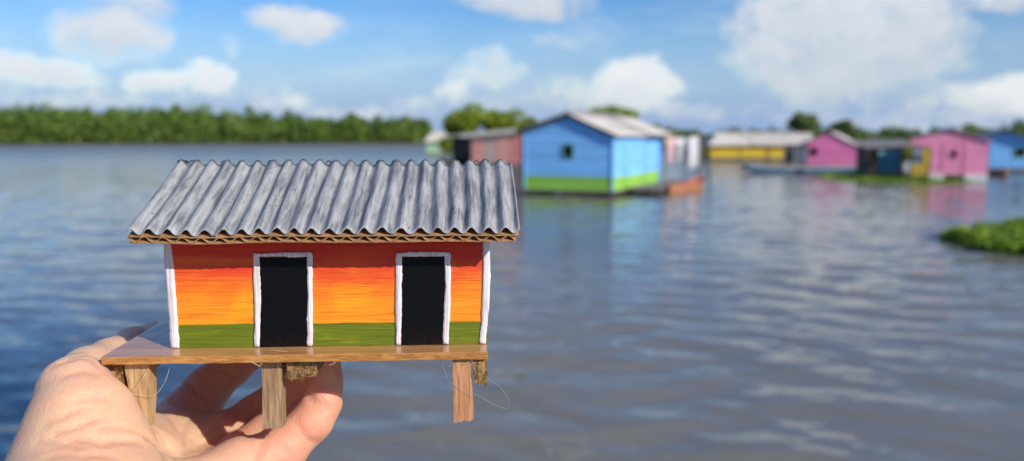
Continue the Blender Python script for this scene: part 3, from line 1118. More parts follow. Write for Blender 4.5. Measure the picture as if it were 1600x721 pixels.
corr_roof(yh, (1.2, 2.6, 3.02), (yW + 0.6, 2.6, 3.02), (-0.35, 5.5, 1.62), (yW + 0.6, 5.5, 1.62), ROOF_PALE, 0.22, 0.03)
corr_roof(yh, (1.18, 2.58, 3.0), (1.2, 2.62, 3.0), (-0.36, -0.5, 1.61), (-0.36, 5.5, 1.61), ROOF_PALE, 0.22, 0.03)
floor_boards(yh, -0.1, yW + 0.1, -0.6, 5, 0.29, 7, WOOD_DARK, th=0.1)
stilts(yh, np.linspace(0.2, yW - 0.2, 7), [-0.5, 4.8], 0.19)

# brown shack between the laundry and the yellow house
front_house('stilt_house', 'grey-brown plank shack between the laundry and the long yellow house', 1078, 1104, 95,
            [(1078, 222), (1092, 216), (1104, 223)], 0.3, lambda z: WOOD_GREY, 4.0, 4, ROOF_GREY, ROOF_PALE, openings_px=[(1086, 228, 1092, 240)], ov_side=0.2)

# magenta house
mh, lx, lz, mW, mprof = front_house('stilt_house', 'magenta plank house with grey roof behind the long canoe', 1260, 1337, 64,
                                    [(1260, 222), (1292, 208), (1337, 229)], 0.28, lambda z: P_MAGENTA, 6.5, -26, ROOF_GREY, ROOF_PALE,
                                    openings_px=[(1265, 233, 1274, 242)], ov=0.12, ov_side=0.95, plank=0.2)
MB().box(-0.72, -0.12, 0.3, 0.34, 0.3, 2.0).build('white_panel', P_WHITE, mh)
MB().box(-1.9, -0.74, 0.5, 0.54, 0.3, 1.9).build('grey_panel', WOOD_GREY, mh)
MB().box(-1.0, -0.92, 0.1, 0.18, -0.5, 2.0).build('post', P_WHITE, mh)
MB().box(-2.0, mW + 0.7, -0.9, -0.07, 0.16, 0.24).build('walkway', WOOD_GREY, mh)

# teal shack
ts = empty('teal_shack', ((1356 - CX) / F_PX * 51, 51, 0), math.radians(-4))
tag(ts, 'low dark shack with a teal front panel between the two pink houses', 'shed')
tp = 51 / F_PX
MB().box(14 * tp, 47 * tp, 0, 0.05, 0.25, 1.62).build('teal_panel', P_TEAL, ts)
MB().box(14 * tp, 47 * tp, -0.03, -0.004, 0.9, 0.97).build('rail', P_TEAL, ts)
MB().box(0, 74 * tp, 2.2, 2.25, 0.2, 1.9).build('back_wall', P_BLACK, ts)  # coloured black to stand for the shade inside the shack
MB().box(-0.03, 0, 0.2, 2.2, 0.2, 1.8).build('side_wall', WOOD_DARK, ts)
corr_roof(ts, (-0.35, 2.4, 2.25), (2.85, 2.4, 2.35), (-0.35, -0.18, 1.78), (2.85, -0.18, 1.98), ROOF_GREY, 0.2, 0.02)
for x in (0.05, 13 * tp, 48 * tp, 62 * tp):
    MB().box(x - 0.035, x + 0.035, -0.06, 0.0, -0.5, 1.8).build('post', WOOD_DARK, ts)
MB().box(-0.1, 64 * tp, -0.1, 2.3, 0.15, 0.22).build('floor', WOOD_GREY, ts)
bk = MB()
for i in range(9):
    g = i / 8
bucket_spots = [(1363, 264, 0.19, 0.36, (0.55, 0.5, 0.5)), (1359, 262, 0.15, 0.3, (0.5, 0.34, 0.34))]
for i, (px, py, r, h, c) in enumerate(bucket_spots):
    p = on_z(px, py, 0.22)
    p.y = 51.15 + 0.35 * i
    n = 18
    V = []
    mb = MB()
    mb.tube([(0, 0, 0), (0, 0, h * 0.5), (0, 0, h), (0, 0, h - 0.02), (0, 0, 0.03)], [r * 0.8, r * 0.9, r, r * 0.94, r * 0.76], n)
    o = mb.build('bucket', mat_paint('bucket_%d' % i, c, 0.5), None, True)
    o.location = (p.x, p.y, 0.221)
    tag(o, ['larger pale plastic bucket under the teal shack roof', 'smaller pinkish bucket behind the pale one in the teal shack'][i], 'bucket')

# pink cottage with yellow porch
ph, lx, lz, pW, pprof = front_house('stilt_house', 'pink cottage with white footings and small yellow porch near the plants', 1452, 1541, 45,
                                    [(1452, 211), (1479, 205.5), (1541, 224)], 0.40, lambda z: P_PINK, 5.0, -22, ROOF_GREY, P_PINK,
                                    openings_px=[(1484, 235, 1493, 246)], ov=0.12, ov_side=0.12, plank=0.2, frame=P_PINK)
for a, b in ((1450, 1474), (1506, 1542)):
    MB().box(lx(a), lx(b), -0.16, -0.07, 0.02, 0.42).build('footing', P_WHITE, ph)
for x in (1471, 1505):
    MB().box(lx(x) - 0.03, lx(x) + 0.03, -0.04, -0.017, 0.4, 2.2).build('door_post', P_MAGENTA, ph)
MB().box(lx(1471) + 0.03, lx(1505) - 0.03, -0.035, -0.017, 2.1, 2.16).build('door_lintel', P_MAGENTA, ph)
# porch
MB().prism([Vector((lx(1420), 0, lz(215))), Vector((lx(1420), 0, lz(227))), Vector((-0.01, 0, lz(229))), Vector((-0.01, 0, lz(210.5)))], (0, -0.02, 0), (0, 0.03, 0)).build('porch_fascia', P_PINK, ph)
corr_roof(ph, (0, -0.15, lz(210)), (0, 3.0, lz(210)), (lx(1418), -0.15, lz(214.5)), (lx(1418), 3.0, lz(214.5)), ROOF_GREY, 0.2, 0.015)
for i in range(4):
    z = 0.30 + i * 0.165
    MB().box(lx(1421), -0.02, 0.03 + 0.004 * (i % 2), 0.07, z, z + 0.155).build('porch_board', P_YELLOW, ph)
MB().box(lx(1440), -0.02, 0.02, 0.06, 0.98, lz(229.5)).build('yellow_panel', P_YELLOW, ph)
MB().box(lx(1420), lx(1420) + 0.07, 0.0, 0.07, -0.5, lz(228)).build('post', WOOD_DARK, ph)
MB().box(lx(1420), 0, 0.0, 3.0, 0.2, 0.28).build('porch_floor', WOOD_GREY, ph)
MB().box(lx(1426), lx(1439), 0.5, 0.55, 0.98, 1.45).build('porch_curtain', P_WHITE, ph)

# far right blue house
rb, lx, lz, rW, rprof = front_house('stilt_house', 'blue plank house cut off by the right edge of the picture', 1543, 1662, 57,
                                    [(1543, 210.5), (1561, 205), (1662, 232)], 0.30, lambda z: P_BLUE, 6.0, -22, ROOF_GREY, ROOF_GREY, openings_px=[(1582, 233, 1598, 245)],
                                    frame=P_GREEN, ov=0.45, ov_side=0.3, plank=0.2)


for px, Y, h, lab in ((1196, 56.5, 1.75, 'bare mooring pole in front of the long yellow house'), (1158, 55.6, 1.0, 'short dark mooring post at the raised end of the long canoe'), (1108, 36.5, 1.1, 'thin mooring stake just right of the orange-brown rowing boat')):
    x = (px - CX) / F_PX * Y
    o = MB().tube([(x, Y, -0.8), (x + 0.02, Y, h * 0.5), (x - 0.01, Y, h)], [0.045, 0.042, 0.035], 8).build('mooring_pole', WOOD_DARK, None, True)
    tag(o, lab, 'pole', 'mooring poles standing in the lagoon')

# ------------------------------------------------------------------ floating plants
def plant_mat(name, label, outline, height, n, leaf, seed):
    rng = np.random.default_rng(seed)
    O = np.array(outline)
    lo, hi = O.min(0), O.max(0)

    def inside(p):
        c = np.zeros(len(p), bool)
        for i in range(len(O)):
            a, b = O[i], O[(i + 1) % len(O)]
            cond = ((a[1] > p[:, 1]) != (b[1] > p[:, 1])) & (p[:, 0] < (b[0] - a[0]) * (p[:, 1] - a[1]) / (b[1] - a[1] + 1e-9) + a[0])
            c ^= cond
        return c
    pts = np.zeros((0, 2))
    while len(pts) < n:
        q = lo + rng.random((n * 2, 2)) * (hi - lo)
        pts = np.concatenate([pts, q[inside(q)]])
    pts = pts[:n]
    # uneven heights in clumps
    hf = np.array([0.55 + 0.6 * mnoise.noise(Vector((p[0] * 0.9, p[1] * 0.9, seed))) + 0.25 * mnoise.noise(Vector((p[0] * 3, p[1] * 3, seed))) for p in pts])
    hh = np.clip(hf, 0.12, 1.1) * height * rng.uniform(0.45, 1.0, n)
    yaw = rng.random(n) * 6.283
    tilt = rng.uniform(0.2, 1.2, n)
    s = leaf * rng.uniform(0.6, 1.3, n)
    dx = np.stack([np.cos(yaw), np.sin(yaw), np.zeros(n)], 1)
    dn = np.stack([-np.sin(yaw), np.cos(yaw), np.zeros(n)], 1)
    up = np.array([0, 0, 1.0])
    ax = dx * np.cos(tilt)[:, None] + up * np.sin(tilt)[:, None]
    c = np.concatenate([pts, hh[:, None]], 1)
    S1 = s[:, None]
    base = c - ax * S1 * 0.6
    root = np.concatenate([pts, np.full((n, 1), -0.02)], 1) - dx * S1 * 0.4
    v = np.stack([root - dn * S1 * 0.05, root + dn * S1 * 0.05, base + dn * S1 * 0.10, base - dn * S1 * 0.10,
                  c + dn * S1 * 0.55 + up * 0.01, c - dn * S1 * 0.55 + up * 0.01, c + ax * S1 * 0.75 + dn * S1 * 0.25, c + ax * S1 * 0.75 - dn * S1 * 0.25], 1).reshape(-1, 3)
    b = (np.arange(n) * 8)[:, None]
    f = np.concatenate([b + [0, 1, 2, 3], b + [3, 2, 4, 5], b + [5, 4, 6, 7]])
    o = np_mesh(name, v, f, LEAF_WATER)
    return tag(o, label, 'plants', kind='stuff')


def poly_px(pts):
    return [tuple(on_z(px, py).xy) for px, py in pts]


plant_mat('water_hyacinth', 'bright green mat of floating water hyacinth at the right edge', poly_px([(1466, 373), (1492, 366), (1530, 359), (1600, 353), (1720, 350), (1760, 375), (1720, 412), (1600, 400), (1548, 397), (1510, 386)]), 0.34, 9000, 0.085, 4)
plant_mat('floating_plants', 'thin green strip of floating plants in front of the pink cottage', poly_px([(1268, 277), (1330, 272), (1420, 275), (1520, 280), (1522, 285), (1470, 288), (1400, 288), (1330, 284)]), 0.22, 4200, 0.09, 5)


# ------------------------------------------------------------------ foam on the near water
def foam():
    rng = np.random.default_rng(9)
    V, Fc = [], []
    spots = [(818, 600), (852, 690), (860, 712), (915, 700), (925, 706), (970, 712), (840, 718), (1102, 656), (1350, 657), (975, 700), (690, 700), (760, 668), (1048, 715)]
    for (px, py) in spots:
        c = on_z(px, py)
        for k in range(rng.integers(1, 4)):
            o = len(V)
            r = rng.uniform(0.003, 0.008)
            cx, cy = c.x + rng.normal(0, 0.03), c.y + rng.normal(0, 0.03)
            for ring in range(4):
                a = ring / 3 * math.pi / 2
                for g in range(10):
                    V.append((cx + r * math.cos(a) * math.cos(g * 0.6283), cy + r * math.cos(a) * math.sin(g * 0.6283), 0.012 + r * math.sin(a) * 0.9))
            for ring in range(3):
                for g in range(10):
                    g2 = (g + 1) % 10
                    Fc.append((o + ring * 10 + g, o + ring * 10 + g2, o + ring * 10 + 10 + g2, o + ring * 10 + 10 + g))
    o = np_mesh('foam', V, Fc, mat_paint('foam_white', (0.5, 0.5, 0.5), 0.3), None, True)
    tag(o, 'scattered small bubbles of foam on the near brown water', 'foam', kind='stuff')


foam()

# ==================================================================== model house in the hand
BL = at(158, 571, 0.28)                              # front left lower corner of the base board
YAW = math.radians(3.107)
mo = empty('model_house', BL, YAW)
tag(mo, 'small painted model house with corrugated cardboard roof on stilts, held in hand', 'model house')

# -- materials
M_WALL, t, b = new_mat('sunset_wall_paint')
co = t.new('ShaderNodeTexCoord').outputs['Object']
sx = t.new('ShaderNodeSeparateXYZ')
t.l.new(co, sx.inputs[0])
streak = t.noise(co, 1.0, 5, 0.6, stretch=(55, 300, 1500))
streak2 = t.noise(co, 1.0, 3, 0.6, stretch=(60, 60, 260))
wob = t.noise(co, 70, 2, 0.5)
zz = t.math('ADD', sx.outputs[2], t.math('MULTIPLY', t.math('SUBTRACT', streak2, 0.5), 0.016))
grad = t.ramp(t.mapr(zz, 0.011, 0.045), [(0.0, (0.92, 0.31, 0.012)), (0.24, (0.92, 0.28, 0.012)), (0.46, (0.88, 0.165, 0.014)), (0.60, (0.80, 0.080, 0.016)), (0.78, (0.66, 0.030, 0.018))])
yel = t.math('MULTIPLY', t.mapr(streak, 0.60, 0.72), t.mapr(sx.outputs[2], 0.010, 0.016))
yel = t.math('MULTIPLY', yel, t.mapr(sx.outputs[2], 0.031, 0.022))
spotl = t.noise(co, 38, 2, 0.5)
yel2 = t.math('MULTIPLY', t.mapr(spotl, 0.56, 0.66), t.math('MULTIPLY', t.mapr(sx.outputs[2], 0.012, 0.018), t.mapr(sx.outputs[2], 0.028, 0.021)))
grad = t.mix(t.math('MAXIMUM', t.math('MULTIPLY', yel, 0.75), t.math('MULTIPLY', yel2, 0.7)), grad, rgba((0.93, 0.40, 0.010)))
grad = t.mix(t.mapr(streak, 0.47, 0.3, 0, 0.6), grad, rgba((0.62, 0.085, 0.01)))
green = t.mix(streak, rgba((0.045, 0.085, 0.006)), rgba((0.22, 0.25, 0.008)))
green = t.mix(t.mapr(streak2, 0.58, 0.75, 0, 0.5), green, rgba((0.32, 0.33, 0.01)))
edge = t.math('ADD', 0.0118, t.math('ADD', t.math('MULTIPLY', t.math('SUBTRACT', wob, 0.5), 0.0011), t.math('MULTIPLY', t.math('SUBTRACT', streak, 0.5), 0.0006)))
sweep = t.noise(co, 1.0, 3, 0.5, 0.6, stretch=(18, 60, 420))
grad = t.mix(t.mapr(sweep, 0.54, 0.68, 0, 0.22), grad, rgba((0.96, 0.36, 0.02)))
grad = t.mix(t.mapr(sweep, 0.46, 0.34, 0, 0.30), grad, rgba((0.70, 0.09, 0.012)))
isg = t.math('LESS_THAN', sx.outputs[2], edge)
t.put(b.inputs['Base Color'], t.mix(isg, grad, green))
b.inputs['Roughness'].default_value = 0.5
b.inputs['Specular IOR Level'].default_value = 0.35
t.put(b.inputs['Normal'], t.bump(streak, 0.6, 0.0006))

M_TRIM, t, b = new_mat('thin_white_paint')
co = t.new('ShaderNodeTexCoord').outputs['Object']
n = t.noise(co, 1.0, 4, 0.6, stretch=(1400, 400, 90))
n2 = t.noise(co, 160, 3, 0.6)
c = t.mix(t.mapr(n, 0.35, 0.62), rgba((0.62, 0.50, 0.50)), rgba((0.84, 0.82, 0.82)))
c = t.mix(t.mapr(n2, 0.58, 0.72, 0, 0.35), c, rgba((0.55, 0.50, 0.42)))
t.put(b.inputs['Base Color'], c)
b.inputs['Roughness'].default_value = 0.45
t.put(b.inputs['Normal'], t.bump(n, 0.5, 0.0004))

M_DOOR, t, b = new_mat('black_door_paint')
co = t.new('ShaderNodeTexCoord').outputs['Object']
n = t.noise(co, 1.0, 4, 0.6, stretch=(900, 300, 120))
sxx = t.new('ShaderNodeSeparateXYZ')
t.l.new(co, sxx.inputs[0])
bot = t.math('MULTIPLY', t.mapr(sxx.outputs[2], 0.011, 0.003), t.mapr(n, 0.35, 0.65))
t.put(b.inputs['Base Color'], t.mix(bot, rgba((0.004, 0.004, 0.005)), rgba((0.012, 0.007, 0.006))))
b.inputs['Roughness'].default_value = 0.4
b.inputs['Specular IOR Level'].default_value = 0.15
t.put(b.inputs['Normal'], t.bump(n, 0.08, 0.0003))

M_ROOF, t, b = new_mat('brushed_grey_roof_paint')
co = t.new('ShaderNodeTexCoord').outputs['Object']
n1 = t.noise(co, 1.0, 5, 0.65, 0.3, stretch=(900, 60, 60))
n2 = t.noise(co, 1.0, 4, 0.6, stretch=(130, 45, 45))
n3 = t.noise(co, 700, 3, 0.6)
n4 = t.noise(co, 60, 5, 0.65)
c = t.mix(t.mapr(n1, 0.36, 0.60), rgba((0.10, 0.102, 0.108)), rgba((0.36, 0.36, 0.36)))
c = t.mix(t.mapr(n2, 0.40, 0.62, 0, 0.5), c, rgba((0.46, 0.455, 0.445)))
c = t.mix(t.mapr(n2, 0.46, 0.34, 0, 0.45), c, rgba((0.20, 0.215, 0.25)))
c = t.mix(t.math('MULTIPLY', t.mapr(n3, 0.60, 0.70), t.mapr(n4, 0.50, 0.62)), c, rgba((0.02, 0.02, 0.022)))
t.put(b.inputs['Base Color'], c)
b.inputs['Roughness'].default_value = 0.62
h = t.math('ADD', n1, t.math('MULTIPLY', n3, 0.5))
t.put(b.inputs['Normal'], t.bump(h, 0.6, 0.0005))

M_CARD = mat_wood('raw_cardboard', (0.52, 0.30, 0.13), (0.30, 0.15, 0.06), 1.0, (500, 500, 500), 0.9, 0.4, 0.0004)
M_CARD_IN = mat_wood('cardboard_inside', (0.38, 0.20, 0.09), (0.24, 0.12, 0.05), 1.0, (500, 500, 500), 0.9, 0.3, 0.0004)
M_BOARD = mat_wood('varnished_board', (0.56, 0.30, 0.12), (0.36, 0.165, 0.055), 1.0, (22, 420, 420), 0.42, 0.25, 0.0003, coat=0.55, spec=0.4)
M_BOARD_EDGE = mat_wood('board_edge_grain', (0.60, 0.29, 0.085), (0.30, 0.11, 0.025), 1.0, (160, 900, 900), 0.8, 0.7, 0.0006)
M_POST = mat_wood('split_stick_wood', (0.48, 0.31, 0.17), (0.16, 0.085, 0.04), 1.0, (900, 900, 60), 0.8, 0.9, 0.0008, lo=0.32, hi=0.62)
M_POST_L = mat_wood('pale_stick_wood', (0.60, 0.39, 0.19), (0.28, 0.15, 0.06), 1.0, (800, 800, 60), 0.8, 0.9, 0.0008, lo=0.30, hi=0.60)
M_POST_R = mat_wood('reddish_stick_wood', (0.60, 0.30, 0.15), (0.34, 0.14, 0.06), 1.0, (900, 900, 70), 0.75, 0.6, 0.0006, lo=0.30, hi=0.65)
M_END = mat_wood('fibrous_end_grain', (0.50, 0.30, 0.12), (0.10, 0.045, 0.018), 1.0, (700, 700, 700), 0.9, 1.0, 0.0012, lo=0.36, hi=0.60)
M_FIBRE = mat_paint('fibre', (0.62, 0.48, 0.30), 0.6)
M_GLUE = mat_paint('glue_thread', (0.40, 0.40, 0.40), 0.3)

BW, BD, BT = 0.1389, 0.104, 0.0029
WX0, WX1, WY0, WY1 = 0.0205, 0.1393, 0.0113, 0.0890

# -- base board (slightly uneven cut edges)
def wobble_box(x0, x1, y0, y1, z0, z1, nx, ny, nz, amp, freq, seed, taper=None):
    bm = bmesh.new()
    bmesh.ops.create_cube(bm, size=1.0)
    cuts = [(0, nx), (1, ny), (2, nz)]
    for ax, n in cuts:
        for i in range(1, n):
            co = [0, 0, 0]
            co[ax] = -0.5 + i / n
            no = [0, 0, 0]
            no[ax] = 1
            bmesh.ops.bisect_plane(bm, geom=bm.verts[:] + bm.edges[:] + bm.faces[:], plane_co=co, plane_no=no)
    for v in bm.verts:
        p = Vector((x0 + (v.co.x + 0.5) * (x1 - x0), y0 + (v.co.y + 0.5) * (y1 - y0), z0 + (v.co.z + 0.5) * (z1 - z0)))
        if taper:
            p = taper(p, v.co)
        nn = mnoise.noise_vector(p * freq + Vector((seed, 0, 0)))
        v.co = p + nn * amp
    bmesh.ops.recalc_face_normals(bm, faces=bm.faces)
    me = bpy.data.meshes.new('piece')
    bm.to_mesh(me)
    bm.free()
    return me


me = wobble_box(0, BW, 0, BD, 0, BT, 70, 6, 3, 0.00016, 220, 1)
board = link('base_board', me, M_BOARD, mo)
me.materials.append(M_BOARD_EDGE)
for p in me.polygons:
    if abs(p.normal.z) < 0.6:
        p.material_index = 1
bv = board.modifiers.new('bevel', 'BEVEL')
bv.width = 0.00025
bv.segments = 2
bv.limit_method = 'ANGLE'

# -- walls: front, back, gable ends, each its own piece of painted board
SLOPE = (0.0713 - 0.0490) / 0.0530
RIDGE_Y = 0.0500
EAVE_Y = -0.0035


def under(y):   # underside of the roof build-up at depth y
    return 0.0441 + SLOPE * ((y if y < RIDGE_Y else 2 * RIDGE_Y - y) - EAVE_Y)


TH = 0.0018
MB().box(WX0, WX1, WY0, WY0 + TH, BT + 0.0001, under(WY0) - 0.0002).build('wall', M_WALL, mo)
MB().box(WX0, WX1, WY1 - TH, WY1, BT + 0.0001, under(WY1) - 0.0002).build('wall', M_WALL, mo)
for xa, xb in ((WX0 + 0.0001, WX0 + TH), (WX1 - TH, WX1 - 0.0001)):
    pts = [Vector((0, WY0 + TH, BT + 0.0001)), Vector((0, WY1 - TH, BT + 0.0001)), Vector((0, WY1 - TH, under(WY1 - TH))), Vector((0, RIDGE_Y, under(RIDGE_Y))), Vector((0, WY0 + TH, under(WY0 + TH)))]
    MB().prism(pts, (xa, 0, 0), (xb, 0, 0)).build('gable_wall', M_WALL, mo)


# -- brushed white strokes: wavy strips standing a little proud
def stroke(name, pts, parent, mat, y0, proud, seed, seg=26, amp=0.00022):
    """pts: centre line points (x, z, half width); strip with wandering edges"""
    rnd = np.random.default_rng(seed)
    P = np.array(pts)
    s = np.linspace(0, 1, seg)
    tt = np.linspace(0, 1, len(P))
    X, Z, Wd = [np.interp(s, tt, P[:, k]) for k in range(3)]
    dX, dZ = np.gradient(X), np.gradient(Z)
    L = np.hypot(dX, dZ)
    nx, nz = -dZ / L, dX / L
    e1 = np.cumsum(rnd.normal(0, 1, seg))
    e2 = np.cumsum(rnd.normal(0, 1, seg))
    e1 = (e1 - np.linspace(e1[0], e1[-1], seg)) * amp * 0.35 + rnd.normal(0, amp * 0.25, seg)
    e2 = (e2 - np.linspace(e2[0], e2[-1], seg)) * amp * 0.35 + rnd.normal(0, amp * 0.25, seg)
    V, Fc = [], []
    for i in range(seg):
        for k, (w, yy) in enumerate([(-1, y0), (-0.92, y0 - proud * 0.8), (-0.3, y0 - proud), (0.3, y0 - proud * 0.85), (0.92, y0 - proud * 0.8), (1, y0)]):
            h = Wd[i] + (e1[i] if w < 0 else e2[i])
            V.append((X[i] + nx[i] * w * h, yy + rnd.normal(0, proud * 0.06), Z[i] + nz[i] * w * h))
    for i in range(seg - 1):
        for k in range(5):
            q = i * 6 + k
            Fc.append((q, q + 1, q + 7, q + 6))
    Fc.append((0, 1, 2, 3))
    mb = MB().add(V, [f for f in Fc[:-1]] + [(0, 5, 4, 3, 2, 1), tuple((seg - 1) * 6 + k for k in range(6))])
    return mb.build(name, mat, parent, True)


YF = WY0 - 0.00005
ZT = under(WY0) - 0.0004
stroke('corner_trim', [(0.0212, ZT, 0.0013), (0.0216, 0.032, 0.0016), (0.0220, 0.015, 0.0016), (0.0222, BT + 0.0002, 0.0016)], mo, M_TRIM, YF, 0.0005, 1, 40)
stroke('corner_trim', [(0.1386, ZT, 0.0012), (0.1388, 0.034, 0.0014), (0.1382, 0.015, 0.0013), (0.1372, BT + 0.0002, 0.0012)], mo, M_TRIM, YF, 0.0005, 2, 40)
doors = [(0.0541, 0.0722, 0.0370, 0.0519, 0.0740, 0.0382), (0.1069, 0.1231, 0.0367, 0.1047, 0.1254, 0.0379)]
for i, (a, bb, zt, oa, ob, ozt) in enumerate(doors):
    d = empty('door', (0, 0, 0))
    d.parent = mo
    V = [(a - 0.0004, YF - 0.0003, BT), (bb - 0.0006, YF - 0.0003, BT), (bb + 0.0003, YF - 0.0003, zt + 0.0002), (a + 0.0002, YF - 0.0003, zt)]
    MB().prism([Vector(v) for v in V], (0, 0, 0), (0, 0.0002, 0)).build('door_leaf', M_DOOR, d)
    hw = (a - oa) / 2
    stroke('door_frame', [((a + oa) / 2 + 0.0003, ozt, hw), ((a + oa) / 2 + 0.0001, 0.022, hw * 0.95), ((a + oa) / 2 - 0.0006, BT + 0.0003, hw * 0.9)], d, M_TRIM, YF - 0.00012, 0.0005, 10 + i, 34)
    hw = (ob - bb) / 2
    stroke('door_frame', [((bb + ob) / 2, ozt, hw), ((bb + ob) / 2 - 0.0002, 0.022, hw), ((bb + ob) / 2 - 0.0011, BT + 0.0003, hw * 1.05)], d, M_TRIM, YF - 0.00012, 0.0005, 20 + i, 34)
    stroke('door_frame', [(oa + 0.0004, ozt - 0.0003, 0.0007), ((oa + ob) / 2, ozt + 0.0001, 0.00065), (ob - 0.0004, ozt - 0.0003, 0.0008)], d, M_TRIM, YF - 0.00022, 0.0005, 30 + i, 30)

# -- roof: two corrugated cardboard slopes, painted grey on top, raw brown inside
RX0, RX1 = 0.0128, 0.1503
PITCH_R = (RX1 - RX0) / 22.0


def roof_layer(name, parent, mats, z_base, amp, pitch, thick, front, seed, x0=RX0, x1=RX1, y_start=0.0, y_end=0.0, nx=None, ny=24, rag=0.0, rim=1, mo_=1, phase=0.0):
    """sheet following the slope; z_base = height over the underside"""
    L = x1 - x0
    n = nx or (int(L / pitch) * 14 if amp > 0 else 120)
    V, Fc = [], []
    cs = math.cos(math.atan(SLOPE))
    for i in range(n + 1):
        x = x0 + L * i / n
        for k in range(ny + 1):
            s = k / ny
            y = EAVE_Y + y_start + s * (RIDGE_Y + y_end - EAVE_Y - y_start)
            nz = mnoise.noise(Vector((x * 55, s * 1.6, seed)))
            nz2 = mnoise.noise(Vector((x * 240, s * 3.0, seed + 5)))
            w = math.sin(2 * math.pi * (x - x0) / pitch + phase + 0.75 * nz + 0.28 * math.sin(s * 3 + x * 90) + 0.25 * mnoise.noise(Vector((x * 160, s * 5.0, seed + 9))))
            w = abs(w) ** 0.75 if w > 0 else -abs(w) ** 1.05
            a = amp * (1 + 0.22 * nz2)
            yy = y
            if k == 0 and rag:
                yy += rag * mnoise.noise(Vector((x * 500, 3.1, seed)))
            if k == ny and rag:
                yy += rag * 1.6 * mnoise.noise(Vector((x * 420, 9.1, seed)))
            z = 0.0441 + SLOPE * (y - EAVE_Y) + (z_base + a * w) / cs + 0.00010 * nz + 0.00055 * mnoise.noise(Vector((x * 38, s * 1.2, 77)))
            if not front:
                yy = 2 * RIDGE_Y - yy
            V.append((x, yy, z))
    for i in range(n):
        for k in range(ny):
            q = i * (ny + 1) + k
            Fc.append((q, q + 1, q + ny + 2, q + ny + 1) if not front else (q, q + ny + 1, q + ny + 2, q + 1))
    o = np_mesh(name, V, Fc, mats[0], parent, True)
    for m in mats[1:]:
        o.data.materials.append(m)
    solidify(o, thick, -1, rim, mo_)
    return o


for front in (True, False):
    k = 0 if front else 40
    sh = roof_layer('roof_sheet', mo, [M_ROOF, M_CARD], 0.00400, 0.00102, PITCH_R, 0.00032, front, 1 + k, rag=0.0004, rim=0)
    roof_layer('paper_liner', sh, [M_CARD_IN, M_CARD], 0.00222, 0, PITCH_R, 0.00022, front, 2 + k, RX0 + 0.0004, RX1 - 0.0002, 0.0001, -0.0008, rag=0.0005)
    roof_layer('inner_flute', sh, [M_CARD_IN, M_CARD], 0.00122, 0.00088, PITCH_R * 1.02, 0.00024, front, 3 + k, RX0 + 0.0006, RX1 - 0.0014, 0.0002, -0.0012, rag=0.0004, phase=2.4)
    roof_layer('paper_liner', sh, [M_CARD_IN, M_CARD], 0.00018, 0, PITCH_R, 0.00026, front, 4 + k, RX0 + 0.0010, RX1 - 0.0012, 0.0003, -0.0016, rag=0.0006)

# daubs of dark paint skin that close the ridge
M_SEAL = mat_paint('dark_ridge_paint', (0.10, 0.10, 0.11), 0.55, 260, 0.8)
V, Fc = [], []
nseal = 420
for i in range(nseal + 1):
    x = RX0 + 0.0006 + (RX1 - RX0 - 0.0012) * i / nseal
    nz = mnoise.noise(Vector((x * 55, 1.6, 1)))
    w = math.sin(2 * math.pi * (x - RX0) / PITCH_R + 0.75 * nz + 0.28 * math.sin(3 + x * 90) + 0.25 * mnoise.noise(Vector((x * 160, 5.0, 10))))
    w = abs(w) ** 0.75 if w > 0 else -abs(w) ** 1.05
    zc = 0.00055 * mnoise.noise(Vector((x * 38, 1.2, 77))) + 0.0441 + SLOPE * (RIDGE_Y - EAVE_Y) + (0.00400 + 0.00102 * w) * 1.09
    hw = 0.0009 + 0.0005 * mnoise.noise(Vector((x * 330, 2.0, 4.0)))
    for k, (dy, dz) in enumerate(((-1.0, -0.00035), (-0.4, 0.00008), (0.4, 0.00012), (1.0, -0.00035))):
        V.append((x, RIDGE_Y + dy * hw, zc + dz + 0.00022 * mnoise.noise(Vector((x * 900, dy * 2, 7)))))
for i in range(nseal):
    for k in range(3):
        q = i * 4 + k
        Fc.append((q, q + 4, q + 5, q + 1))
seal = np_mesh('ridge_paint', V, Fc, M_SEAL, mo, True)
solidify(seal, 0.00018, 0)

# scraps of black paint skin torn up along the ridge
M_SCRAP = mat_paint('black_paint_skin', (0.012, 0.012, 0.014), 0.5)
rnd = random.Random(5)
for i, (px, w) in enumerate([(277, 0.0022), (286, 0.0028), (296, 0.0018), (345, 0.0026), (372, 0.0030), (398, 0.0022), (415, 0.0020), (505, 0.0018), (560, 0.0022), (582, 0.0022), (607, 0.0026), (631, 0.0026), (655, 0.0026), (676, 0.0024), (702, 0.0022), (735, 0.0020)]):
    q = (px - 275) / 515.0
    x = RX0 + (RX1 - RX0) * (0.0 + q)
    z = 0.0441 + SLOPE * (RIDGE_Y - EAVE_Y) + 0.0051
    V, Fc = [], []
    n = 7
    for a in range(n):
        for c in range(3):
            V.append((x - w / 2 + w * a / (n - 1) + rnd.uniform(-1, 1) * 0.0002, RIDGE_Y - 0.0006 + 0.0006 * c + rnd.uniform(-1, 1) * 0.0003,
                      z - 0.0010 * ((a / (n - 1) - 0.5) * 2) ** 2 + rnd.uniform(-0.3, 1) * 0.0005 * (1 if i < 3 else 0.5)))
    for a in range(n - 1):
        for c in range(2):
            q = a * 3 + c
            Fc.append((q, q + 1, q + 4, q + 3))
    o = np_mesh('paint_scrap', V, Fc, M_SCRAP, mo)
    solidify(o, 0.00015, 0)


# -- posts and joists under the board (positions read on the plane local y = const)
def loc_on(px, py, y):
    n = Vector((-math.sin(YAW), math.cos(YAW), 0))
    d = Vector(pdir(px, py))
    o = Vector((0, 0, CAM_Z))
    tt = n.dot(BL + n * y - o) / n.dot(d)
    q = o + d * tt - BL
    c, s = math.cos(YAW), math.sin(YAW)
    return Vector((c * q.x + s * q.y, -s * q.x + c * q.y, q.z))


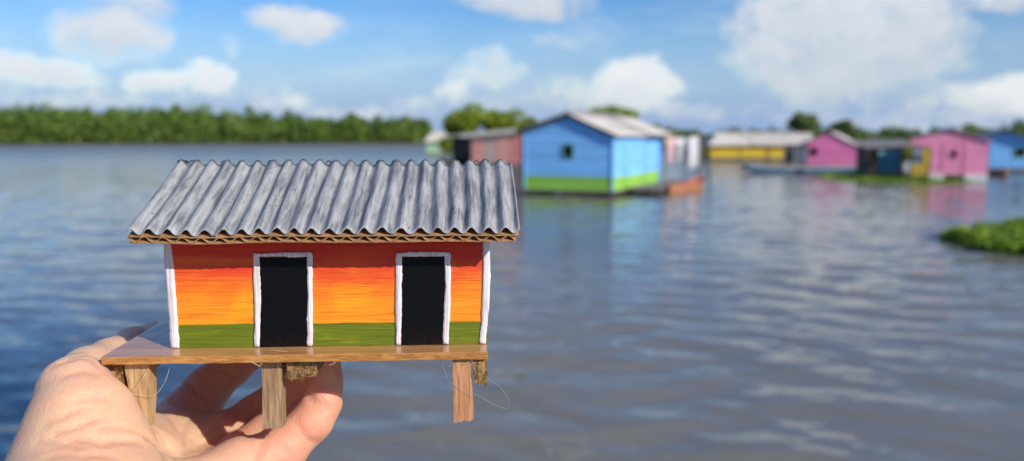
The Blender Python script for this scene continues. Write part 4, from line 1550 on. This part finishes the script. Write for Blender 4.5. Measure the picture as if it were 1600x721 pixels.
def stick(name, quad_px, y, depth, mat, seed, amp=0.00022, nz=26):
    """stick with a traced front outline (tl, tr, br, bl in pixels) standing at depth y"""
    tl, tr, br, bl = [loc_on(px, py, y) for px, py in quad_px]
    tl.z = tr.z = -0.00015

    def tp(p, u):
        fx, fz = u.x + 0.5, u.z + 0.5
        top = tl.lerp(tr, fx)
        bot = bl.lerp(br, fx)
        q = bot.lerp(top, fz)
        return Vector((q.x, y + (u.y + 0.5) * depth, q.z))
    me = wobble_box(0, 1, 0, 1, 0, 1, 8, 6, nz, 0, 1, seed, tp)
    for v in me.vertices:
        p = v.co
        e = amp
        g = mnoise.noise_vector(Vector((p.x * 900, p.y * 900, p.z * 160 + seed)))
        dz = g.z * e * (3.0 if p.z < bl.z * 0.93 else 0.2)
        if p.z > -0.0004:
            dz = 0
        v.co = p + Vector((g.x * e, g.y * e, dz))
    o = link(name, me, mat, mo)
    return o


stick('post', [(194, 572), (234, 572), (231, 670), (212, 681)], 0.0036, 0.0075, M_POST_L, 3)
stick('post', [(410, 568), (440, 568), (440, 671), (410, 670)], 0.0046, 0.0075, M_POST, 5)
stick('post', [(707, 563), (736, 563), (740, 657), (709, 661)], 0.0024, 0.0075, M_POST_R, 7)


def joist(quad_px, y, depth, seed, n_fib):
    o = stick('joist', quad_px, y, depth, M_END, seed, 0.0005, 14)
    rnd = random.Random(seed)
    tl, tr, br, bl = [loc_on(px, py, y) for px, py in quad_px]
    mb = MB()
    for i in range(n_fib):
        u, v = rnd.random(), rnd.random() ** 0.7
        p = tl.lerp(tr, u).lerp(bl.lerp(br, u), v)
        d = Vector((rnd.uniform(-0.6, 0.9), -1, rnd.uniform(-1.0, 0.4)))
        L = rnd.uniform(0.0006, 0.0016)
        mb.tube([p + Vector((0, 0.0004, 0)), p + d * L * 0.5, p + d * L + Vector((rnd.uniform(-1, 1), 0, rnd.uniform(-1, 1))) * L * 0.5], [0.00010, 0.00008, 0.00004], 4)
    f = mb.build('loose_fibres', M_END, o)
    f['kind'] = 'stuff'
    return o


joist([(164, 572), (194, 572), (193, 612), (176, 606)], 0.0050, 0.075, 11, 60)
joist([(447, 567), (494, 566), (493, 588), (450, 592)], 0.0034, 0.080, 13, 110)
joist([(738, 562), (762, 562), (761, 603), (740, 598)], 0.0020, 0.085, 17, 70)


def thread(name, pts, r, mat, parent=mo):
    """pts (px, py, local y)"""
    P = [loc_on(a, b_, y) for a, b_, y in pts]
    out = []
    for i in range(len(P) - 1):
        p0, p1, p2, p3 = P[max(i - 1, 0)], P[i], P[i + 1], P[min(i + 2, len(P) - 1)]
        for k in range(8):
            s = k / 8
            out.append(0.5 * ((2 * p1) + (p2 - p0) * s + (2 * p0 - 5 * p1 + 4 * p2 - p3) * s * s + (3 * p1 - p0 - 3 * p2 + p3) * s ** 3))
    out.append(P[-1])
    return MB().tube(out, r, 5).build(name, mat, parent, True)


thread('thread', [(187, 613, 0.001), (215, 617, 0.002), (240, 618, 0.002), (256, 600, 0.003), (266, 573, 0.004)], 0.00008, M_FIBRE)
thread('thread', [(205, 634, 0.002), (208, 612, 0.002), (222, 592, 0.002), (232, 574, 0.003)], 0.00009, M_FIBRE)
thread('thread', [(208, 640, 0.002), (204, 620, 0.002), (210, 606, 0.002)], 0.00008, M_FIBRE)
thread('glue_strand', [(688, 563, 0.004), (695, 580, 0.003), (705, 598, 0.002), (745, 617, 0.0), (775, 634, 0.0), (793, 638, 0.0), (795, 627, 0.0), (782, 606, 0.001), (762, 592, 0.002)], 0.00005, M_GLUE)
thread('glue_strand', [(692, 573, 0.003), (700, 573, 0.002), (707, 571, 0.002)], 0.00006, M_GLUE)
for pts in ([(392, 566, -0.0004), (397, 568, -0.0008), (406, 573, -0.0004)][::1], [(404, 574, 0), (409, 568, -0.0003)], [(513, 571, 0), (520, 569, -0.0005), (524, 566, -0.0003)], [(722, 570, 0.002), (730, 567, 0.0016), (735, 564, 0.002)]):
    thread('splinter', pts, 0.00012, M_FIBRE)
# pale sliver lying on the board in front of the first door
sl = MB().prism([loc_on(422, 551.5, 0.005), loc_on(436, 553.5, 0.004), loc_on(449, 555.5, 0.003), loc_on(447, 556.6, 0.003), loc_on(430, 554.6, 0.004)], (0, 0, 0), (0, 0, 0.0002))
o = sl.build('wood_sliver', M_FIBRE, mo)
zmin = min(v.co.z for v in o.data.vertices)
for v in o.data.vertices:
    v.co.z = BT + 0.0003 + (0.0002 if v.index >= 5 else 0)


# ==================================================================== hand: signed distance field -> continuous mesh
def hp(px, py, Y):
    return np.array(at(px, py, Y))


FING_K, PALM_K = 0.0035, 0.0065
chains = {
    'thumb': [(131, 700, .268, .0190), (127, 648, .272, .0156), (116, 610, .278, .0116), (140, 588, .294, .0106), (173, 567, .314, .0092), (210, 544, .338, .0086), (243, 527, .366, .0072)],
    'index': [(292, 654, .350, .0135), (325, 606, .362, .0098), (362, 574, .368, .0086), (402, 543, .370, .0080), (440, 526, .366, .0068)],
    'middle': [(350, 692, .338, .0122), (402, 652, .350, .0098), (448, 614, .355, .0088), (478, 576, .353, .0082), (496, 548, .350, .0070)],
    'ring': [(390, 712, .322, .0120), (432, 672, .332, .0096), (468, 628, .337, .0086), (488, 588, .337, .0078), (496, 558, .334, .0070)],
    'pinky': [(385, 738, .300, .0125), (436, 707, .304, .0096), (488, 658, .312, .0078), (504, 629, .316, .0073), (510, 598, .318, .0060), (511, 566, .318, .0056)],
}
palm = [
    [(131, 700, .268, .0195), (130, 750, .264, .0215), (110, 850, .247, .0260)],
    [(110, 850, .247, .0260), (200, 790, .290, .0200), (285, 668, .345, .0130)],
    [(110, 850, .250, .0260), (240, 790, .300, .0180), (342, 690, .335, .0125)],
    [(140, 850, .250, .0260), (300, 790, .295, .0160), (388, 722, .318, .0120)],
    [(170, 860, .250, .0250), (300, 790, .278, .0140), (376, 734, .294, .0125)],
    [(250, 700, .325, .0150), (222, 735, .300, .0180)],
    [(200, 700, .315, .0130), (160, 705, .288, .0120)],
]
W0 = hp(135, 850, .248)
FORE = [(W0, .0285), (W0 + np.array([-.030, -.060, -.050]), .0300), (W0 + np.array([-.075, -.150, -.120]), .0380)]


def cone_sd(P, a, ra, b, rb):
    ba = b - a
    l2 = ba @ ba
    rr = ra - rb
    h = np.clip(((P - a) @ ba) / l2, 0, 1)
    d = np.linalg.norm(P - a - h[:, None] * ba, axis=1)
    return d - (ra + (rb - ra) * h)


def smin(a, b, k):
    h = np.clip(0.5 + 0.5 * (b - a) / k, 0, 1)
    return b + (a - b) * h - k * h * (1 - h)


PRE = {n: [(hp(*q[:3]), q[3]) for q in c] for n, c in chains.items()}
PPRE = [[(hp(*q[:3]), q[3]) for q in c] for c in palm]
GROOVES = []


def hand_sd(P, grooves=True):
    d = None
    for c in PPRE:
        for (a, ra), (b, rb) in zip(c[:-1], c[1:]):
            e = cone_sd(P, a, ra, b, rb)
            d = e if d is None else smin(d, e, PALM_K)
    for (a, ra), (b, rb) in zip(FORE[:-1], FORE[1:]):
        d = smin(d, cone_sd(P, a, ra, b, rb), 0.02)
    fd = None
    for nme, c in PRE.items():
        e = None
        for (a, ra), (b, rb) in zip(c[:-1], c[1:]):
            q = cone_sd(P, a, ra, b, rb)
            e = q if e is None else smin(e, q, FING_K)
        d = smin(d, e, 0.008) if nme in ('thumb',) else d
        if nme != 'thumb':
            fd = e if fd is None else smin(fd, e, 0.0012)
    d = smin(d, fd, 0.0040)
    if grooves:
        for (a, b, r, depth) in GROOVES:
            near = np.linalg.norm(P - (a + b) / 2, axis=1) < (np.linalg.norm(a - b) / 2 + 0.006)
            if not near.any():
                continue
            q = cone_sd(P[near], a, 0, b, 0)
            d[near] += depth * np.exp(-(q / r) ** 2)
    return d


def trace(px, py):
    d = pdir(px, py)
    d = d / np.linalg.norm(d)
    tt = 0.2
    o = np.array([0, 0, CAM_Z])
    for _ in range(80):
        s = hand_sd((o + d * tt)[None], False)[0]
        tt += s * 0.9
        if tt > 0.6:
            return None
        if s < 1e-5:
            break
    return o + d * tt


creases = [
    ([(291, 597), (309, 612), (327, 634)], .0012, .0008),
    ([(404, 604), (398, 622), (392, 640)], .0011, .0007),
    ([(452, 580), (460, 596), (472, 604)], .0010, .0007),
    ([(505, 598), (514, 601), (524, 600)], .0009, .0005),
    ([(246, 640), (262, 652), (276, 672)], .0012, .0005),
    ([(60, 690), (95, 694), (128, 702)], .0012, .0004),
    ([(118, 630), (145, 622), (172, 628)], .0012, .0003),
    ([(160, 670), (190, 668), (214, 676)], .0012, .0004),
    ([(430, 690), (440, 700), (452, 712)], .0010, .0004),
    ([(349, 577), (360, 590), (373, 606)], .0010, .0008),
    ([(482, 617), (491, 629), (503, 636), (514, 638)], .0011, .0011),
    ([(462, 660), (470, 676), (484, 690), (496, 692)], .0012, .0008),
    ([(410, 692), (407, 706), (404, 721)], .0013, .0010),
    ([(70, 664), (98, 652), (126, 641)], .0014, .0004),
    ([(88, 678), (118, 668), (150, 657)], .0013, .0005),
    ([(112, 688), (160, 693), (222, 693)], .0015, .0007),
    ([(76, 716), (130, 712), (180, 717)], .0015, .0005),
    ([(80, 574), (108, 562), (138, 560), (152, 571)], .0012, .0005),
    ([(97, 566), (122, 555), (146, 556), (158, 564)], .0012, .0005),
    ([(100, 590), (130, 580), (150, 586)], .0014, .0003),
    ([(226, 682), (240, 690), (252, 703), (258, 718)], .0012, .0007),
    ([(238, 668), (250, 684), (262, 702), (270, 716)], .0012, .0005),
    ([(296, 655), (289, 675), (290, 700)], .0012, .0006),
    ([(288, 708), (316, 692), (346, 684)], .0012, .0008),
    ([(300, 690), (320, 676), (340, 668)], .0012, .0004),
]
for poly, r, dep in creases:
    q = [trace(*p) for p in poly]
    for a, b in zip(q[:-1], q[1:]):
        if a is not None and b is not None and np.linalg.norm(a - b) < 0.03:
            GROOVES.append((a, b, r, dep * 1.4))


def build_hand():
    allp = np.array([p for c in PRE.values() for p, r in c] + [p for c in PPRE for p, r in c] + [p for p, r in FORE])
    allr = np.array([r for c in PRE.values() for p, r in c] + [r for c in PPRE for p, r in c] + [r for p, r in FORE])
    lo = (allp - allr[:, None]).min(0) - 0.006
    hi = (allp + allr[:, None]).max(0) + 0.006
    h, B = 0.00095, 12
    nb = np.ceil((hi - lo) / (h * B)).astype(int)
    N = nb * B
    bc = np.stack(np.meshgrid(*[np.arange(k) for k in nb], indexing='ij'), -1).reshape(-1, 3)
    cen = lo + (bc * B + (B - 1) / 2) * h
    cd = hand_sd(cen, False)
    D = np.repeat(np.repeat(np.repeat(cd.reshape(nb), B, 0), B, 1), B, 2).astype(np.float32)
    loc = np.stack(np.meshgrid(*[np.arange(B)] * 3, indexing='ij'), -1).reshape(-1, 3)
    act = np.where(np.abs(cd) < h * B * 0.87 + 0.004)[0]
    for s in range(0, len(act), 200):
        ids = act[s:s + 200]
        P = (lo + (bc[ids][:, None, :] * B + loc[None]) * h).reshape(-1, 3)
        v = hand_sd(P).reshape(len(ids), B, B, B).astype(np.float32)
        for q, i in enumerate(ids):
            x, y, z = bc[i] * B
            D[x:x + B, y:y + B, z:z + B] = v[q]
    neg = D < 0
    # surface nets
    c = np.zeros(tuple(N - 1), np.int8)
    for i in (0, 1):
        for j in (0, 1):
            for k in (0, 1):
                c += neg[i:N[0] - 1 + i, j:N[1] - 1 + j, k:N[2] - 1 + k]
    cells = np.argwhere((c > 0) & (c < 8))
    idx = np.full(tuple(N - 1), -1, np.int32)
    idx[tuple(cells.T)] = np.arange(len(cells))
    acc = np.zeros((len(cells), 3))
    cnt = np.zeros(len(cells))
    corners = [(i, j, k) for i in (0, 1) for j in (0, 1) for k in (0, 1)]
    for a in corners:
        for b in corners:
            if sum(b) - sum(a) == 1 and all(y >= x for x, y in zip(a, b)):
                va = D[tuple((cells + a).T)]
                vb = D[tuple((cells + b).T)]
                m = (va < 0) != (vb < 0)
                tt = np.where(m, va / np.where(m, va - vb, 1), 0)
                p = np.array(a) + tt[:, None] * (np.array(b) - np.array(a))
                acc[m] += p[m]
                cnt[m] += 1
    V = lo + (cells + acc / cnt[:, None]) * h
    quads = []
    for ax in range(3):
        o1, o2 = [(1, 2), (2, 0), (0, 1)][ax]
        sl0 = [slice(1, n - 1) for n in N]
        sl1 = list(sl0)
        sl1[ax] = slice(2, N[ax])
        s0, s1 = neg[tuple(sl0)], neg[tuple(sl1)]
        for flip, msk in ((False, s0 & ~s1), (True, ~s0 & s1)):
            e = np.argwhere(msk) + 1
            d1 = np.zeros(3, int)
            d2 = np.zeros(3, int)
            d1[o1] = 1
            d2[o2] = 1
            q = np.stack([idx[tuple((e - d1 - d2).T)], idx[tuple((e - d2).T)], idx[tuple(e.T)], idx[tuple((e - d1).T)]], 1)
            quads.append(q[:, ::-1] if flip else q)
    Q = np.concatenate(quads)
    Q = Q[(Q >= 0).all(1)]
    m, t, b = new_mat('skin')
    co = t.new('ShaderNodeTexCoord').outputs['Object']
    n1 = t.noise(co, 60, 4, 0.6)
    n2 = t.noise(co, 420, 4, 0.6)
    n3 = t.noise(co, 25, 2, 0.5)
    vor = t.new('ShaderNodeTexVoronoi')
    vor.inputs['Scale'].default_value = 1400
    t.l.new(co, vor.inputs['Vector'])
    cc = t.mix(t.mapr(n1, 0.35, 0.65), rgba((0.76, 0.45, 0.275)), rgba((0.82, 0.535, 0.34)))
    cc = t.mix(t.mapr(n3, 0.45, 0.65, 0, 0.5), cc, rgba((0.76, 0.39, 0.26)))
    cc = t.mix(t.mapr(n2, 0.5, 0.7, 0, 0.25), cc, rgba((0.82, 0.57, 0.39)))
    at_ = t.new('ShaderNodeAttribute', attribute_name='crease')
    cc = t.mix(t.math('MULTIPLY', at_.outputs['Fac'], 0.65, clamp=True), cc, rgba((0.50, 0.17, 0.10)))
    fine = t.noise(co, 1.0, 3, 0.6, 1.2, stretch=(900, 500, 260))
    fl = t.new('ShaderNodeAttribute', attribute_name='flush_shade')
    cc = t.mix(t.math('MULTIPLY', fl.outputs['Fac'], 0.9, clamp=True), cc, t.mix(n1, rgba((0.62, 0.24, 0.15)), rgba((0.77, 0.39, 0.26))))
    t.put(b.inputs['Base Color'], cc)
    b.inputs['Roughness'].default_value = 0.48
    b.inputs['Specular IOR Level'].default_value = 0.4
    b.inputs['Subsurface Weight'].default_value = 0.85
    b.inputs['Subsurface Radius'].default_value = (1.0, 0.22, 0.10)
    b.inputs['Subsurface Scale'].default_value = 0.006
    hgt = t.math('ADD', t.math('ADD', n2, t.math('MULTIPLY', fine, 0.8)), t.math('MULTIPLY', vor.outputs['Distance'], 0.5))
    t.put(b.inputs['Normal'], t.bump(hgt, 0.6, 0.0005))
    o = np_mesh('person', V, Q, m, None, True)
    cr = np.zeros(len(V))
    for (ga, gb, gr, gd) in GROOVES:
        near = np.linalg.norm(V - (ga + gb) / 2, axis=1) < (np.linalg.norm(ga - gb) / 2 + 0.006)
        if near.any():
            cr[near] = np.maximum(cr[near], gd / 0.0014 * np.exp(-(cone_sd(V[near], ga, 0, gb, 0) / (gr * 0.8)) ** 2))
    dth = np.full(len(V), 1.0)
    for nme in ('index', 'middle', 'ring', 'pinky'):
        c = PRE[nme]
        for (a, ra), (b_, rb) in zip(c[:-1], c[1:]):
            dth = np.minimum(dth, cone_sd(V, a, ra, b_, rb))
    flush_shade = np.clip(1 - dth / 0.012, 0, 1)                # fingers' own pink plus the red of their shade, put into the colour
    at2 = o.data.attributes.new('flush_shade', 'FLOAT', 'POINT')
    if len(o.data.vertices) == len(flush_shade):
        at2.data.foreach_set('value', flush_shade.astype(np.float32))
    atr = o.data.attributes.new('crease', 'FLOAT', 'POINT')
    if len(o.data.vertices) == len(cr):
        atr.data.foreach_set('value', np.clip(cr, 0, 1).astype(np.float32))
    sm = o.modifiers.new('smooth', 'SMOOTH')
    sm.factor = 0.5
    sm.iterations = 3
    tag(o, "bare left hand held palm up, fingers and thumb cupping the small model house", 'hand')


build_hand()
